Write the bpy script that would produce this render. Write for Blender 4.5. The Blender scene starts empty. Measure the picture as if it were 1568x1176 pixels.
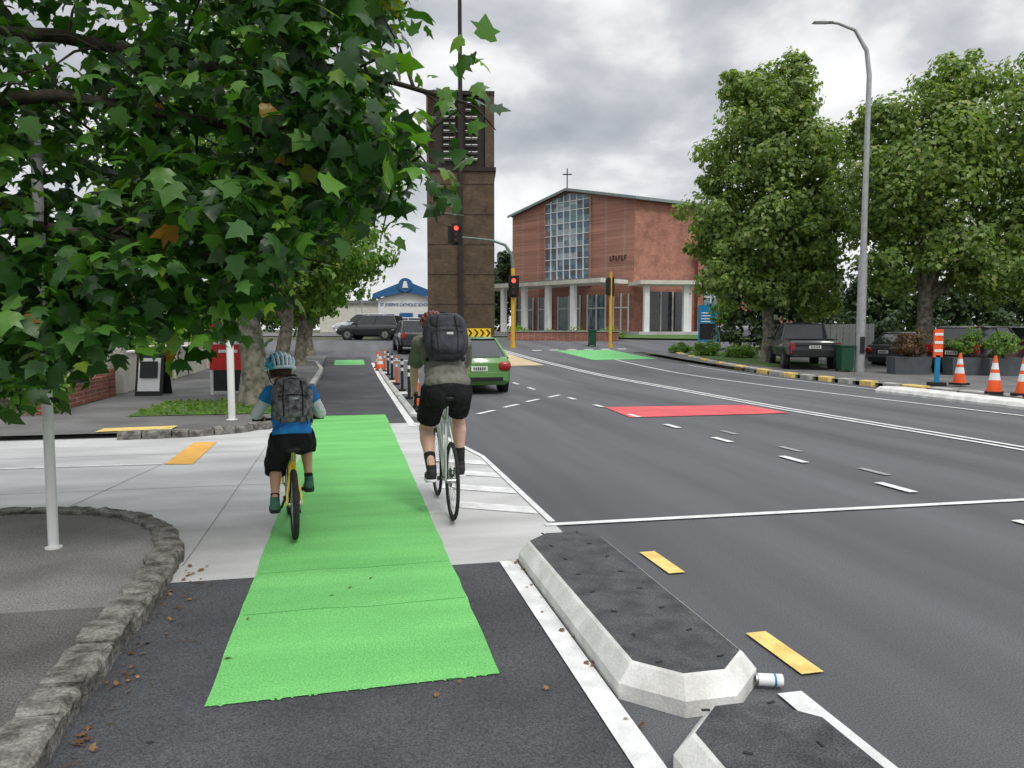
import bpy, math, random
import numpy as np
from mathutils import Vector, Matrix, Euler
random.seed(7); rng=np.random.default_rng(7)
scn=bpy.context.scene
scn.view_settings.view_transform='Standard'
scn.view_settings.look='None'
scn.view_settings.exposure=0
# ------------------------------------------------------------------ frames
CA,SA=math.cos(math.radians(12.3)),math.sin(math.radians(12.3))
def R(r,s): return (CA*r-SA*s, SA*r+CA*s)      # road frame (across, along) -> world metres
HEAD=12.3
def gz(Y):
    u=min(1,max(0,(Y-24)/42)); return 1.3*u*u*(3-2*u)
# ------------------------------------------------------------------ materials
def nn(t,k,**kw):
    n=t.nodes.new(k)
    for a,b in kw.items(): setattr(n,a,b)
    return n
def M(name,c1,c2=None,rough=.8,ns=4.,bump=0.,bs=60.,spec=.3,metal=0.,speck=0.,ss=250.,emit=0.,coat=0.,stretch=None,detail=6.):
    m=bpy.data.materials.new(name); m.use_nodes=True; t=m.node_tree; b=t.nodes['Principled BSDF']
    L=t.links.new
    c2=c2 or tuple(x*.82 for x in c1)
    tc=nn(t,'ShaderNodeTexCoord'); src=tc.outputs['Object']
    if stretch:
        mp=nn(t,'ShaderNodeMapping'); mp.inputs['Rotation'].default_value=(0,0,math.radians(-HEAD)); L(src,mp.inputs[0])
        m2=nn(t,'ShaderNodeMapping'); m2.inputs['Scale'].default_value=stretch; L(mp.outputs[0],m2.inputs[0]); s1=m2.outputs[0]
    else: s1=src
    n=nn(t,'ShaderNodeTexNoise'); n.inputs['Scale'].default_value=ns; n.inputs['Detail'].default_value=detail; L(s1,n.inputs['Vector'])
    cr=nn(t,'ShaderNodeValToRGB'); cr.color_ramp.elements[0].position=.35; cr.color_ramp.elements[1].position=.65
    cr.color_ramp.elements[0].color=(*c2,1); cr.color_ramp.elements[1].color=(*c1,1); L(n.outputs['Fac'],cr.inputs[0])
    col=cr.outputs[0]
    if speck:
        n2=nn(t,'ShaderNodeTexNoise'); n2.inputs['Scale'].default_value=ss; n2.inputs['Detail'].default_value=2; L(src,n2.inputs['Vector'])
        mr=nn(t,'ShaderNodeMapRange'); mr.inputs[1].default_value=.3; mr.inputs[2].default_value=.7; mr.inputs[3].default_value=1-speck; mr.inputs[4].default_value=1+speck
        L(n2.outputs['Fac'],mr.inputs[0])
        vm=nn(t,'ShaderNodeVectorMath',operation='SCALE'); L(col,vm.inputs[0]); L(mr.outputs[0],vm.inputs['Scale']); col=vm.outputs[0]
    L(col,b.inputs['Base Color'])
    b.inputs['Roughness'].default_value=rough; b.inputs['Metallic'].default_value=metal
    b.inputs['Specular IOR Level'].default_value=spec; b.inputs['Coat Weight'].default_value=coat
    if emit: b.inputs['Emission Color'].default_value=(*c1,1); b.inputs['Emission Strength'].default_value=emit
    if bump:
        n3=nn(t,'ShaderNodeTexNoise'); n3.inputs['Scale'].default_value=bs; n3.inputs['Detail'].default_value=5; L(src,n3.inputs['Vector'])
        bp=nn(t,'ShaderNodeBump'); bp.inputs['Strength'].default_value=bump; bp.inputs['Distance'].default_value=.02
        L(n3.outputs['Fac'],bp.inputs['Height']); L(bp.outputs[0],b.inputs['Normal'])
    return m
def leafmat(name,cols,tr=.35,rough=.45):
    m=bpy.data.materials.new(name); m.use_nodes=True; t=m.node_tree; b=t.nodes['Principled BSDF']; L=t.links.new
    g=nn(t,'ShaderNodeNewGeometry'); cr=nn(t,'ShaderNodeValToRGB'); e=cr.color_ramp.elements
    while len(e)<len(cols): e.new(.5)
    for i,(p,c) in enumerate(cols): e[i].position=p; e[i].color=(*c,1)
    L(g.outputs['Random Per Island'],cr.inputs[0]); L(cr.outputs[0],b.inputs['Base Color'])
    b.inputs['Roughness'].default_value=rough; b.inputs['Specular IOR Level'].default_value=.4
    tl=nn(t,'ShaderNodeBsdfTranslucent')
    hs=nn(t,'ShaderNodeMix',data_type='RGBA',blend_type='MULTIPLY'); hs.inputs[0].default_value=1; hs.inputs[7].default_value=(1.7,1.8,.45,1)
    L(cr.outputs[0],hs.inputs[6]); L(hs.outputs[2],tl.inputs[0])
    mx=nn(t,'ShaderNodeMixShader'); mx.inputs[0].default_value=tr
    L(b.outputs[0],mx.inputs[1]); L(tl.outputs[0],mx.inputs[2]); L(mx.outputs[0],t.nodes['Material Output'].inputs[0])
    return m
def brickmat(name,c1,c2,mortar,ux,uy,scale=1.):
    m=bpy.data.materials.new(name); m.use_nodes=True; t=m.node_tree; b=t.nodes['Principled BSDF']; L=t.links.new
    tc=nn(t,'ShaderNodeTexCoord'); sp=nn(t,'ShaderNodeSeparateXYZ'); L(tc.outputs['Object'],sp.inputs[0])
    a=nn(t,'ShaderNodeMath',operation='MULTIPLY'); a.inputs[1].default_value=ux; L(sp.outputs[0],a.inputs[0])
    c=nn(t,'ShaderNodeMath',operation='MULTIPLY_ADD'); c.inputs[1].default_value=uy; L(sp.outputs[1],c.inputs[0]); L(a.outputs[0],c.inputs[2])
    cb=nn(t,'ShaderNodeCombineXYZ'); L(c.outputs[0],cb.inputs[0]); L(sp.outputs[2],cb.inputs[1])
    br=nn(t,'ShaderNodeTexBrick'); br.inputs['Scale'].default_value=scale; br.inputs['Brick Width'].default_value=.24; br.inputs['Row Height'].default_value=.09; br.inputs['Mortar Size'].default_value=.008
    br.inputs['Color1'].default_value=(*c1,1); br.inputs['Color2'].default_value=(*c2,1); br.inputs['Mortar'].default_value=(*mortar,1)
    L(cb.outputs[0],br.inputs['Vector'])
    n=nn(t,'ShaderNodeTexNoise'); n.inputs['Scale'].default_value=.9; n.inputs['Detail'].default_value=10; n.inputs['Roughness'].default_value=.75; L(cb.outputs[0],n.inputs['Vector'])
    mr=nn(t,'ShaderNodeMapRange'); mr.inputs[1].default_value=.3; mr.inputs[2].default_value=.7; mr.inputs[3].default_value=.55; mr.inputs[4].default_value=1.4; L(n.outputs['Fac'],mr.inputs[0])
    vm=nn(t,'ShaderNodeVectorMath',operation='SCALE'); L(br.outputs[0],vm.inputs[0]); L(mr.outputs[0],vm.inputs['Scale']); L(vm.outputs[0],b.inputs['Base Color'])
    b.inputs['Roughness'].default_value=.9; b.inputs['Specular IOR Level'].default_value=.2
    return m
mAsph=M('asphalt',(.132,.135,.146),(.083,.085,.092),.78,.55,.6,170,.4,speck=.5,ss=130,stretch=(1.9,.16,1))
mAsphDark=M('asphalt_new',(.088,.089,.097),(.056,.057,.062),.8,1.3,.7,140,.35,speck=.55,ss=120)
mConc=M('concrete',(.55,.55,.54),(.41,.41,.40),.85,1.3,.2,90,.3,speck=.08,ss=120,stretch=(.5,1.5,1))
mPave=M('pavement_worn',(.27,.265,.25),(.17,.165,.155),.9,1.2,.7,120,.2,speck=.45,ss=95)
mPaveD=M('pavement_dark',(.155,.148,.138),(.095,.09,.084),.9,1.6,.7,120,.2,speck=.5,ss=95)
mPaveF=M('pavement_asphalt',(.18,.177,.175),(.12,.117,.115),.9,.9,.3,100,.2,speck=.2,ss=120)
mJoint=M('joint_line',(.30,.30,.29),(.24,.24,.23),.9)
mKerbSt=M('basalt_kerb',(.25,.24,.215),(.085,.082,.07),.9,9,.9,40,.2,speck=.35,ss=60)
mKerbC=M('kerb_concrete',(.45,.44,.42),(.33,.32,.3),.9,3,.3,60,.2)
mGreen=M('green_lane_paint',(.20,.60,.175),(.15,.49,.135),.8,1.3,.7,110,.3,speck=.26,ss=95,stretch=(.5,2.4,1))
mGreenS=M('green_lane_overlap',(.13,.46,.12),(.12,.44,.11),.8)
mWhite=M('road_paint_white',(.80,.80,.79),(.58,.58,.57),.7,6,.3,120,.3,speck=.1,ss=130)
mWhiteD=M('worn_white_paint',(.36,.36,.36),(.25,.25,.25),.8,8)
mYell=M('road_paint_yellow',(.84,.63,.22),(.64,.45,.13),.7,7,.3,120,speck=.14,ss=130)
mOrP=M('ochre_tactile',(.78,.44,.11),(.68,.36,.07),.8,5,.3,100)
mSand=M('sand_median_paint',(.55,.43,.27),(.47,.37,.24),.8,2)
mRed=M('red_surface',(.66,.12,.13),(.54,.09,.10),.8,2,.3,100,speck=.12,ss=120)
mGround=M('ground_earth',(.09,.10,.05),(.07,.065,.045),.95,.7,.4,20)
mGrass=M('grass',(.09,.17,.035),(.06,.11,.03),.95,3,.6,90,speck=.4,ss=60)
mBlock=M('separator_concrete',(.74,.735,.70),(.52,.51,.475),.75,5,.2,70,.3,speck=.07,ss=90)
mBlockTop=M('separator_black_top',(.095,.096,.10),(.045,.045,.05),.55,7,.9,110,.45,speck=.6,ss=120)
mBark=M('plane_bark',(.27,.25,.20),(.10,.09,.065),.9,7,.6,25,.2)
mBarkD=M('dark_bark',(.08,.07,.05),(.04,.034,.025),.9,9,.6,30,.2)
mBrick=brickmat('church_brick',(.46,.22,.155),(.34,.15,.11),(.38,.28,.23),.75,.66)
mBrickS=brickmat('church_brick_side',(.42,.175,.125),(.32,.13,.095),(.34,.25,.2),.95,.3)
mTower=brickmat('tower_brick',(.125,.085,.055),(.09,.062,.04),(.10,.08,.06),1,.9)
mTowDark=M('tower_dark',(.035,.028,.025),None,.8)
mBrickW=brickmat('garden_brick',(.34,.12,.08),(.22,.085,.06),(.32,.28,.24),.3,1)
mCream=M('cream_render',(.66,.64,.56),(.54,.52,.45),.8,2)
mWPaint=M('white_paint',(.78,.78,.77),(.72,.72,.71),.45,3,spec=.4)
mBluePaint=M('blue_paint',(.03,.13,.30),None,.5)
mGlassD=M('dark_glass',(.025,.03,.035),(.015,.018,.02),.06,3,spec=.8)
mGlassC=M('church_glass',(.22,.33,.38),(.045,.075,.095),.12,1.1,spec=.8,stretch=(2.5,2.5,.8),detail=2)  # light teal reflection put into the glass colour as pale and dark patches
mTeal=M('teal_glass',(.08,.2,.19),(.04,.1,.1),.1,2,spec=.7)
mRoof=M('grey_roof',(.18,.19,.2),(.14,.15,.155),.7,2)
mSteel=M('galvanised_steel',(.42,.43,.43),(.34,.35,.35),.5,6,metal=.3)
mPoleY=M('signal_yellow',(.75,.42,.03),(.65,.36,.03),.5,4)
mPoleG=M('signal_green_grey',(.16,.22,.18),None,.5)
mBlack=M('black_plastic',(.02,.02,.021),(.014,.014,.015),.55,8)
mRubber=M('rubber',(.025,.025,.026),(.016,.016,.016),.8,12)
mOrange=M('cone_orange',(.85,.13,.03),(.75,.10,.02),.55,5)
mRedLamp=M('red_signal_lamp',(1,.05,.03),(1,.05,.03),.4,emit=3.0)
mLampOff=M('signal_lamp_off',(.05,.03,.02),None,.3)
mTail=M('tail_light',(.4,.01,.01),(.28,.01,.01),.15,coat=.6)
mPlate=M('number_plate',(.75,.75,.7),None,.5)
mChrome=M('chrome',(.6,.6,.6),(.5,.5,.5),.25,metal=1)
mSkin=M('skin',(.66,.42,.32),(.58,.35,.26),.55,6,.1,80,.35)
mSkinB=M('skin_tan',(.54,.31,.21),(.47,.26,.17),.55,6,.1,80,.35)
mHair=M('hair',(.05,.03,.018),(.03,.018,.01),.7,40)
mShirt=M('olive_shirt',(.22,.215,.18),(.155,.152,.128),.95,8,.9,13,.1)
mShort=M('black_shorts',(.018,.018,.02),(.011,.011,.012),.9,8,.9,16,.15)
mPack=M('dark_backpack',(.065,.07,.082),(.035,.037,.045),.8,10,.6,30,.2)
mPackP=M('patterned_backpack',(.24,.23,.245),(.055,.055,.06),.85,22,.4,40,.2,detail=2)
mSock=M('black_sock',(.02,.02,.02),None,.95,8)
mBlueJ=M('blue_jersey',(.03,.25,.62),(.02,.16,.45),.8,7,.5,18,.2)
mWSleeve=M('white_sleeve',(.74,.76,.78),(.62,.64,.67),.85,7,.6,22,.2)
mHelW=M('helmet_white_blue',(.82,.86,.87),(.05,.45,.62),.3,7,spec=.5,detail=1)
mHelR=M('helmet_red',(.30,.06,.04),(.12,.03,.025),.4,6)
mShoeB=M('black_shoe',(.03,.03,.03),None,.7)
mShoeG=M('green_shoe',(.05,.17,.11),(.03,.07,.06),.6,12)
mFrameW=M('pale_bike_frame',(.55,.62,.56),None,.25,coat=.5)
mFrameY=M('yellow_bike_frame',(.85,.68,.03),None,.3,coat=.5)
mBlueSign=M('blue_sign',(.01,.22,.42),None,.5)
mRedSign=M('red_sign',(.62,.03,.03),None,.5)
mHiVis=M('sign_yellow',(.85,.6,.02),None,.5)
mBinG=M('bin_green',(.015,.08,.04),None,.5)
mGreenFar=M('green_far',(.17,.50,.18),(.14,.42,.15))
mFascia=M('fascia',(.25,.3,.3)); mPlanter=M('planter_grey',(.09,.1,.11)); mTwig=M('twig',(.12,.08,.05))
# ------------------------------------------------------------------ mesh builder
class B:
    def __init__(s): s.v=[];s.f=[];s.m=[];s.sm=[];s.mats=[];s.T=Matrix.Identity(4)
    def add(s,vs,fs,mat,sm=False):
        o=len(s.v); T=s.T
        s.v+=[tuple(T@Vector(v)) for v in vs]; s.f+=[tuple(i+o for i in f) for f in fs]
        if mat not in s.mats: s.mats.append(mat)
        k=s.mats.index(mat); s.m+=[k]*len(fs); s.sm+=[sm]*len(fs)
    def box(s,c,d,mat,rz=0,rx=0,taper=1.):
        x,y,z=d[0]/2,d[1]/2,d[2]/2; Mx=Matrix.Translation(c)@Matrix.Rotation(math.radians(rz),4,'Z')@Matrix.Rotation(math.radians(rx),4,'X')
        vs=[(-x,-y,-z),(x,-y,-z),(x,y,-z),(-x,y,-z),(-x*taper,-y*taper,z),(x*taper,-y*taper,z),(x*taper,y*taper,z),(-x*taper,y*taper,z)]
        s.add([tuple(Mx@Vector(v)) for v in vs],[(0,3,2,1),(4,5,6,7),(0,1,5,4),(1,2,6,5),(2,3,7,6),(3,0,4,7)],mat)
    def tube(s,pts,rad,mat,n=10,closed=False):
        pts=[Vector(p) for p in pts]; N=len(pts)
        if not isinstance(rad,(list,tuple)): rad=[rad]*N
        vs=[];up=None
        for i,p in enumerate(pts):
            d=(pts[min(i+1,N-1)]-pts[max(i-1,0)])
            if closed: d=pts[(i+1)%N]-pts[i-1]
            d.normalize()
            if up is None:
                a=Vector((0,0,1)) if abs(d.z)<.9 else Vector((1,0,0)); up=(a-d*a.dot(d)).normalized()
            else:
                up=(up-d*up.dot(d)); up.normalize()
            w=d.cross(up)
            for k in range(n):
                t=2*math.pi*k/n; vs.append(tuple(p+(up*math.cos(t)+w*math.sin(t))*rad[i]))
        fs=[]
        rg=N if closed else N-1
        for i in range(rg):
            j=(i+1)%N
            for k in range(n): fs.append((i*n+k,i*n+(k+1)%n,j*n+(k+1)%n,j*n+k))
        s.add(vs,fs,mat,True)
        if not closed:
            s.add([vs[k] for k in range(n)],[tuple(range(n))[::-1]],mat); s.add(vs[-n:],[tuple(range(n))],mat)
    def cyl(s,p0,p1,r,mat,r1=None,n=14): s.tube([p0,p1],[r,r if r1 is None else r1],mat,n)
    def ell(s,c,r,mat,e=1.,rx=0,rz=0,nu=20,nv=12,zmin=-1.):
        def f(v): return math.copysign(abs(v)**e,v)
        Mx=Matrix.Translation(c)@Matrix.Rotation(math.radians(rz),4,'Z')@Matrix.Rotation(math.radians(rx),4,'X')
        vs=[];fs=[]
        p0=math.asin(zmin) if zmin>-1 else -math.pi/2
        for j in range(nv+1):
            ph=p0+(math.pi/2-p0)*j/nv
            for i in range(nu):
                t=2*math.pi*i/nu
                vs.append(tuple(Mx@Vector((r[0]*f(math.cos(ph))*f(math.cos(t)),r[1]*f(math.cos(ph))*f(math.sin(t)),r[2]*f(math.sin(ph))))))
        for j in range(nv):
            for i in range(nu): fs.append((j*nu+i,j*nu+(i+1)%nu,(j+1)*nu+(i+1)%nu,(j+1)*nu+i))
        s.add(vs,fs,mat,True)
    def torus(s,c,R0,r,mat,axis='X',n=36,m=8):
        pts=[]
        for i in range(n):
            t=2*math.pi*i/n; a,b=R0*math.cos(t),R0*math.sin(t)
            pts.append({'X':(c[0],c[1]+a,c[2]+b),'Y':(c[0]+a,c[1],c[2]+b),'Z':(c[0]+a,c[1]+b,c[2])}[axis])
        s.tube(pts,r,mat,m,True)
    def poly(s,pts,mat): s.add(pts,[tuple(range(len(pts)))],mat)
    def obj(s,name,loc=(0,0,0),rz=0,parent=None,bevel=0,seg=2):
        me=bpy.data.meshes.new(name); me.from_pydata(s.v,[],s.f); me.update()
        for m in s.mats: me.materials.append(m)
        me.polygons.foreach_set('material_index',s.m); me.polygons.foreach_set('use_smooth',s.sm)
        o=bpy.data.objects.new(name,me); scn.collection.objects.link(o); o.location=loc; o.rotation_euler=(0,0,math.radians(rz))
        if parent: o.parent=parent
        if bevel:
            b=o.modifiers.new('Bevel','BEVEL'); b.width=bevel; b.segments=seg; b.limit_method='ANGLE'; b.angle_limit=math.radians(40)
        return o
def empty(name,loc=(0,0,0),rz=0):
    o=bpy.data.objects.new(name,None); scn.collection.objects.link(o); o.location=loc; o.rotation_euler=(0,0,math.radians(rz)); return o
def strip(b,fl,fr,s0,s1,mat,lift,ds=1.,nr=None):
    fl_=fl if callable(fl) else (lambda s:fl); fr_=fr if callable(fr) else (lambda s:fr)
    ns=max(1,int(math.ceil((s1-s0)/ds))); w=abs(fr_(s0)-fl_(s0)); nr=nr or max(1,int(w/2))
    vs=[];fs=[]
    for i in range(ns+1):
        s=s0+(s1-s0)*i/ns
        for k in range(nr+1):
            r=fl_(s)+(fr_(s)-fl_(s))*k/nr; x,y=R(r,s); vs.append((x,y,gz(y)+lift))
    for i in range(ns):
        for k in range(nr):
            a=i*(nr+1)+k; fs.append((a,a+1,a+nr+2,a+nr+1))
    b.add(vs,fs,mat)
def line(b,pts,w,mat,lift=.012):
    P=[]
    for (a,c) in zip(pts[:-1],pts[1:]):
        n=max(1,int(math.hypot(c[0]-a[0],c[1]-a[1])/1.0))
        for i in range(n): P.append((a[0]+(c[0]-a[0])*i/n,a[1]+(c[1]-a[1])*i/n))
    P.append(pts[-1]); vs=[]
    for i,p in enumerate(P):
        q0=P[max(0,i-1)];q1=P[min(len(P)-1,i+1)]; dx,dy=q1[0]-q0[0],q1[1]-q0[1]; l=math.hypot(dx,dy)
        nx,ny=-dy/l*w/2,dx/l*w/2
        for sg in (1,-1):
            x,y=R(p[0]+sg*nx,p[1]+sg*ny); vs.append((x,y,gz(y)+lift))
    b.add(vs,[(2*i,2*i+1,2*i+3,2*i+2) for i in range(len(P)-1)],mat)
def rpoly(b,pts,mat,lift): b.poly([(*R(*p),lift) for p in pts],mat)
def kerb(b,pts,w,h,mat,lift=0.):
    P=[]
    for (a,c) in zip(pts[:-1],pts[1:]):
        n=max(1,int(math.hypot(c[0]-a[0],c[1]-a[1])/1.5))
        for i in range(n): P.append((a[0]+(c[0]-a[0])*i/n,a[1]+(c[1]-a[1])*i/n))
    P.append(pts[-1]); vs=[]
    for i,p in enumerate(P):
        q0=P[max(0,i-1)];q1=P[min(len(P)-1,i+1)]; dx,dy=q1[0]-q0[0],q1[1]-q0[1]; l=math.hypot(dx,dy); nx,ny=-dy/l,dx/l
        for o,z in ((0,-.02),(0,h-.02),(.02,h),(w,h),(w,-.02)):
            x,y=R(p[0]+nx*o,p[1]+ny*o); vs.append((x,y,gz(y)+z+lift))
    fs=[]
    for i in range(len(P)-1):
        for k in range(4): fs.append((5*i+k,5*i+5+k,5*i+6+k,5*i+1+k))
    fs+= [(0,1,2,3,4),tuple(5*(len(P)-1)+k for k in (4,3,2,1,0))]
    b.add(vs,fs,mat)
# ------------------------------------------------------------------ ground & road
b=B(); ys=[-150,-20,24]+[24+i for i in range(1,43)]+[80,150,400,2500]
vs=[]
for y in ys: vs+=[(-2200,y,gz(y)-.03),(2200,y,gz(y)-.03)]
b.add(vs,[(2*i,2*i+1,2*i+3,2*i+2) for i in range(len(ys)-1)],mGround); b.obj('ground')
b=B(); strip(b,-1.5,14.9,-14,38,mAsph,0,1,8)
strip(b,-45,26,38,53,mAsph,.001,1,36); b.obj('road')
b=B(); strip(b,-1.16,1.15,-10,5.15,mAsphDark,.004,2,2)
strip(b,-1.3,1.05,13.3,38,mAsphDark,.004,1,1); b.obj('cycle_lane_asphalt')
b=B()
rpoly(b,[(-1.3,5.15),(1.68,5.12),(1.72,9.6),(1.25,13.3),(-1.2,13.3),(-1.3,12.9),(-40,12.9),(-40,7.1),(-3,7.1),(-1.5,6.6)],mConc,.006)
b.obj('concrete_apron')
b=B()
for ss in (8.3,10.6): line(b,[(-.66,ss),(-12,ss+.1)],.010,mJoint,.0085)
line(b,[(-2.6,7.3),(-2.25,9.8)],.012,mJoint,.0085); line(b,[(-1.15,5.5),(-1.15,12.3)],.010,mJoint,.0085)
line(b,[(.75,8.3),(1.7,8.25)],.010,mJoint,.0085)
b.obj('concrete_joints')
b=B()
n=64; vs=[]
for i in range(n+1):
    s=3.40+(14.7-3.40)*i/n
    for r in (-.635+random.uniform(-.006,.006),-.2,.25,.69+random.uniform(-.006,.006)):
        vs.append((*R(r,s+(.03*(r) if i==0 else 0)),.0095))
b.add(vs,[(4*i+k,4*i+k+1,4*i+k+5,4*i+k+4) for i in range(n) for k in range(3)],mGreen)
for k in range(26):
    x0=random.uniform(-.62,.6); sx=3.40+x0*.03; w_=random.uniform(.01,.05)
    b.poly([(*R(x0,sx+.004),.0096),(*R(x0+w_,sx+.004),.0096),(*R(x0+w_*.6,sx-random.uniform(.005,.018)),.0096)],mGreen)
b.obj('green_cycle_lane')
b=B()
for ss in (4.45,5.2,7.2,10.2,12.):
    line(b,[(-.62,ss),(-.2,ss+.02),(.1,ss-.01),(.68,ss+.02)],.006,mGreenS,.0125)
b.obj('cycle_lane_seams')
b=B()
line(b,[(1.085,-5),(1.085,5.12)],.12,mWhite)
line(b,[(1.93,-5),(1.93,2.95)],.12,mWhite,.0125)
line(b,[(1.60,6.03),(6.3,5.95),(9.2,5.9)],.085,mWhite)
for s0 in (6.7,7.55,8.4,9.2):
    rpoly(b,[(.93,s0+.12),(1.64,s0-.30),(1.64,s0-.02),(.93,s0+.40)],mWhite,.012)
line(b,[(1.68,6.1),(1.68,9.5),(1.12,13.2)],.06,mWhite,.0165)
line(b,[(1.06,12.8),(1.06,34)],.13,mWhite)
for s0 in (0.1,1.6,3.1,4.62): line(b,[(2.15,s0),(2.14,s0+.5)],.12,mYell)
for i,s0 in enumerate((3.1,4.8,6.45,8.2,9.95,11.6,13.2,15.1,16.9)): line(b,[(5.68-.045*i*1.3,s0),(5.66-.045*i*1.3,s0+.5)],.11,mWhite,.0165)
for i,s0 in enumerate((7.3,9.,10.7)): line(b,[(5.95,s0),(5.93,s0+.45)],.09,mWhiteD)
for (r,s) in ((2.7,14.7),(3.45,15.8),(4.2,16.9),(5,17.9)): line(b,[(r-.25,s-.3),(r+.2,s+.3)],.11,mWhite)
for s0 in range(20,38,2): line(b,[(5.0,s0),(5.0,s0+.8)],.1,mWhite)
line(b,[(9.05,-6),(9.0,9),(8.75,14),(8.78,20),(8.7,30),(8.2,42)],.1,mWhite)
line(b,[(9.28,-6),(9.23,9),(8.98,14),(9.01,20),(8.93,30),(8.45,42)],.1,mWhite)
line(b,[(12.75,-6),(12.6,12),(12.05,19.4),(12.0,26),(12.4,36)],.1,mWhite)
line(b,[(14.2,6),(14.2,20),(14.3,30)],.08,mWhite)
for r0 in (2,3.3,4.6): line(b,[(r0,35),(r0+.7,35)],.3,mWhite)
for r0 in range(10,16): line(b,[(r0,40.5),(r0+.5,40.5)],.4,mWhite)
line(b,[(-3.3,9.86),(-2.25,9.82)],.08,mWhite); line(b,[(-14,9.95),(-3.3,9.86)],.08,mWhite)
rpoly(b,[(-2.22,9.78),(-1.88,9.72),(-1.9,11.6),(-2.22,11.62)],mOrP,.0125)
strip(b,5.7,8.2,31,41,mSand,.0165,1)
rpoly(b,[(5.15,13.2),(8.5,13.25),(8.5,14.9),(5.3,15.1)],mRed,.0125)
strip(b,11.2,14.4,33.5,40,mGreenFar,.0125,1)
strip(b,-.6,.7,33,36,mGreenFar,.0125,1)
b.obj('road_markings')
# ------------------------------------------------------------------ footpaths and kerbs
KH=.085
b=B()
kp=[(-1.36,-8),(-1.36,5.2),(-1.38,5.75),(-1.56,6.3),(-1.98,6.78),(-2.55,7.02),(-3.5,7.08),(-14,7.1)]
def rp(pts,z,m): b.poly([(*R(*p),z) for p in pts],m)
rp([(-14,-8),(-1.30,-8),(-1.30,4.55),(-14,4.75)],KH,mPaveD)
rp([(-14,4.75),(-1.30,4.55)]+[(p[0]+.03,p[1]+.02) for p in kp[1:-1]]+[(-14,7.12)],KH,mPave)
b.obj('footpath')
def flk(s): return -.95 if s>14 else (-.95-1.5*((14-s)/1.9)**2 )
b=B(); strip(b,-5.4,lambda s:flk(s)-.1,12.35,38,mPaveF,.085,.25,4)
strip(b,-40,-5.4,12.9,15.2,mPaveF,.085,1,12)
strip(b,15.1,17.0,-6,13.,mPaveF,.10,1,1); strip(b,15.1,24,13.,37,mPaveF,.10,1,5)
b.obj('footpath')
b=B(); strip(b,-3.9,-1.35,14.6,17.6,mGrass,.097,1,2); strip(b,16.3,19.5,27,36,mGrass,.112,1,2)
b.obj('grass_verge')
def kerbstones(name,pts,w,h,seglen=(.22,.42),seed=1):
    rnd=random.Random(seed); bb=B(); P=[Vector((*p,0)) for p in pts]
    for a,c in zip(P[:-1],P[1:]):
        d=(c-a); Ls=d.length; d.normalize(); nrm=Vector((-d.y,d.x,0)); t=0
        while t<Ls-.02:
            l=min(rnd.uniform(*seglen),Ls-t)
            if Ls-t-l<.1: l=Ls-t
            g=.009; hh=h+rnd.uniform(-.012,.012); o=rnd.uniform(-.012,.012); ch=rnd.uniform(.018,.04); vs=[]
            for k in range(5):
                tt=t+g+(l-2*g)*k/4; e=.014 if k in(0,4) else 0
                j=lambda a_:rnd.uniform(-a_,a_)
                prof=[(o+j(.006)+e,-.03),(o+j(.01)+e,hh-ch-j(.012)),(o+ch+j(.012),hh-e*.7+j(.006)),(o+w+j(.01)-e,hh-e*.5+j(.006)),(o+w,-.03)]
                for (x_,z_) in prof:
                    q=a+d*tt+nrm*x_; vs.append((*R(q.x,q.y),z_+gz(R(q.x,q.y)[1])))
            fs=[]
            for k in range(4):
                for i in range(4): fs.append((5*k+i,5*k+i+5,5*k+i+6,5*k+i+1))
            fs+=[(0,1,2,3,4),(24,23,22,21,20)]
            bb.add(vs,fs,mKerbSt); t+=l
    return bb.obj(name,bevel=.008)
kp2=[(-1.15,-6),(-1.15,4.0),(-1.15,5.3),(-1.19,5.8),(-1.36,6.35),(-1.6,6.7),(-1.9,6.97),(-2.4,7.2),(-3.2,7.27),(-14,7.3)]
kerbstones('stone_kerb',kp2,.2,.105,seed=3)
kerbstones('stone_kerb',[(-3.4,12.1),(-2.4,12.2),(-1.75,12.5),(-1.25,13.1),(-1.0,14.),(-.95,15),(-.95,22)],.18,.12,seed=5)
b=B(); kerb(b,[(-.95,22),(-.95,30),(-1.3,34),(-3,37),(-6,38)],.15,.13,mKerbC)
b.obj('concrete_kerb')
b=B(); rk=[(14.95,-6),(14.95,24),(15.6,31),(16.4,36),(18,38.5),(24,39)]
def seg(pts,L0,L1):
    out=[];acc=0
    for a,c in zip(pts[:-1],pts[1:]):
        l=math.hypot(c[0]-a[0],c[1]-a[1])
        for t in np.linspace(0,1,max(2,int(l/.25))):
            d=acc+t*l
            if L0<=d<=L1: out.append((a[0]+(c[0]-a[0])*t,a[1]+(c[1]-a[1])*t))
        acc+=l
    r=[]
    for p in out:
        if not r or math.hypot(p[0]-r[-1][0],p[1]-r[-1][1])>.05: r.append(p)
    return r
i=0;d=0
while d<50:
    sg=seg(rk,d,d+.95)
    if len(sg)>1: kerb(b,sg[::-1],.25,.15,(mYell if i%2 else mKerbC) if 22<d<42 else mKerbC,0)
    d+=1.;i+=1
b.obj('concrete_kerb')
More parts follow.
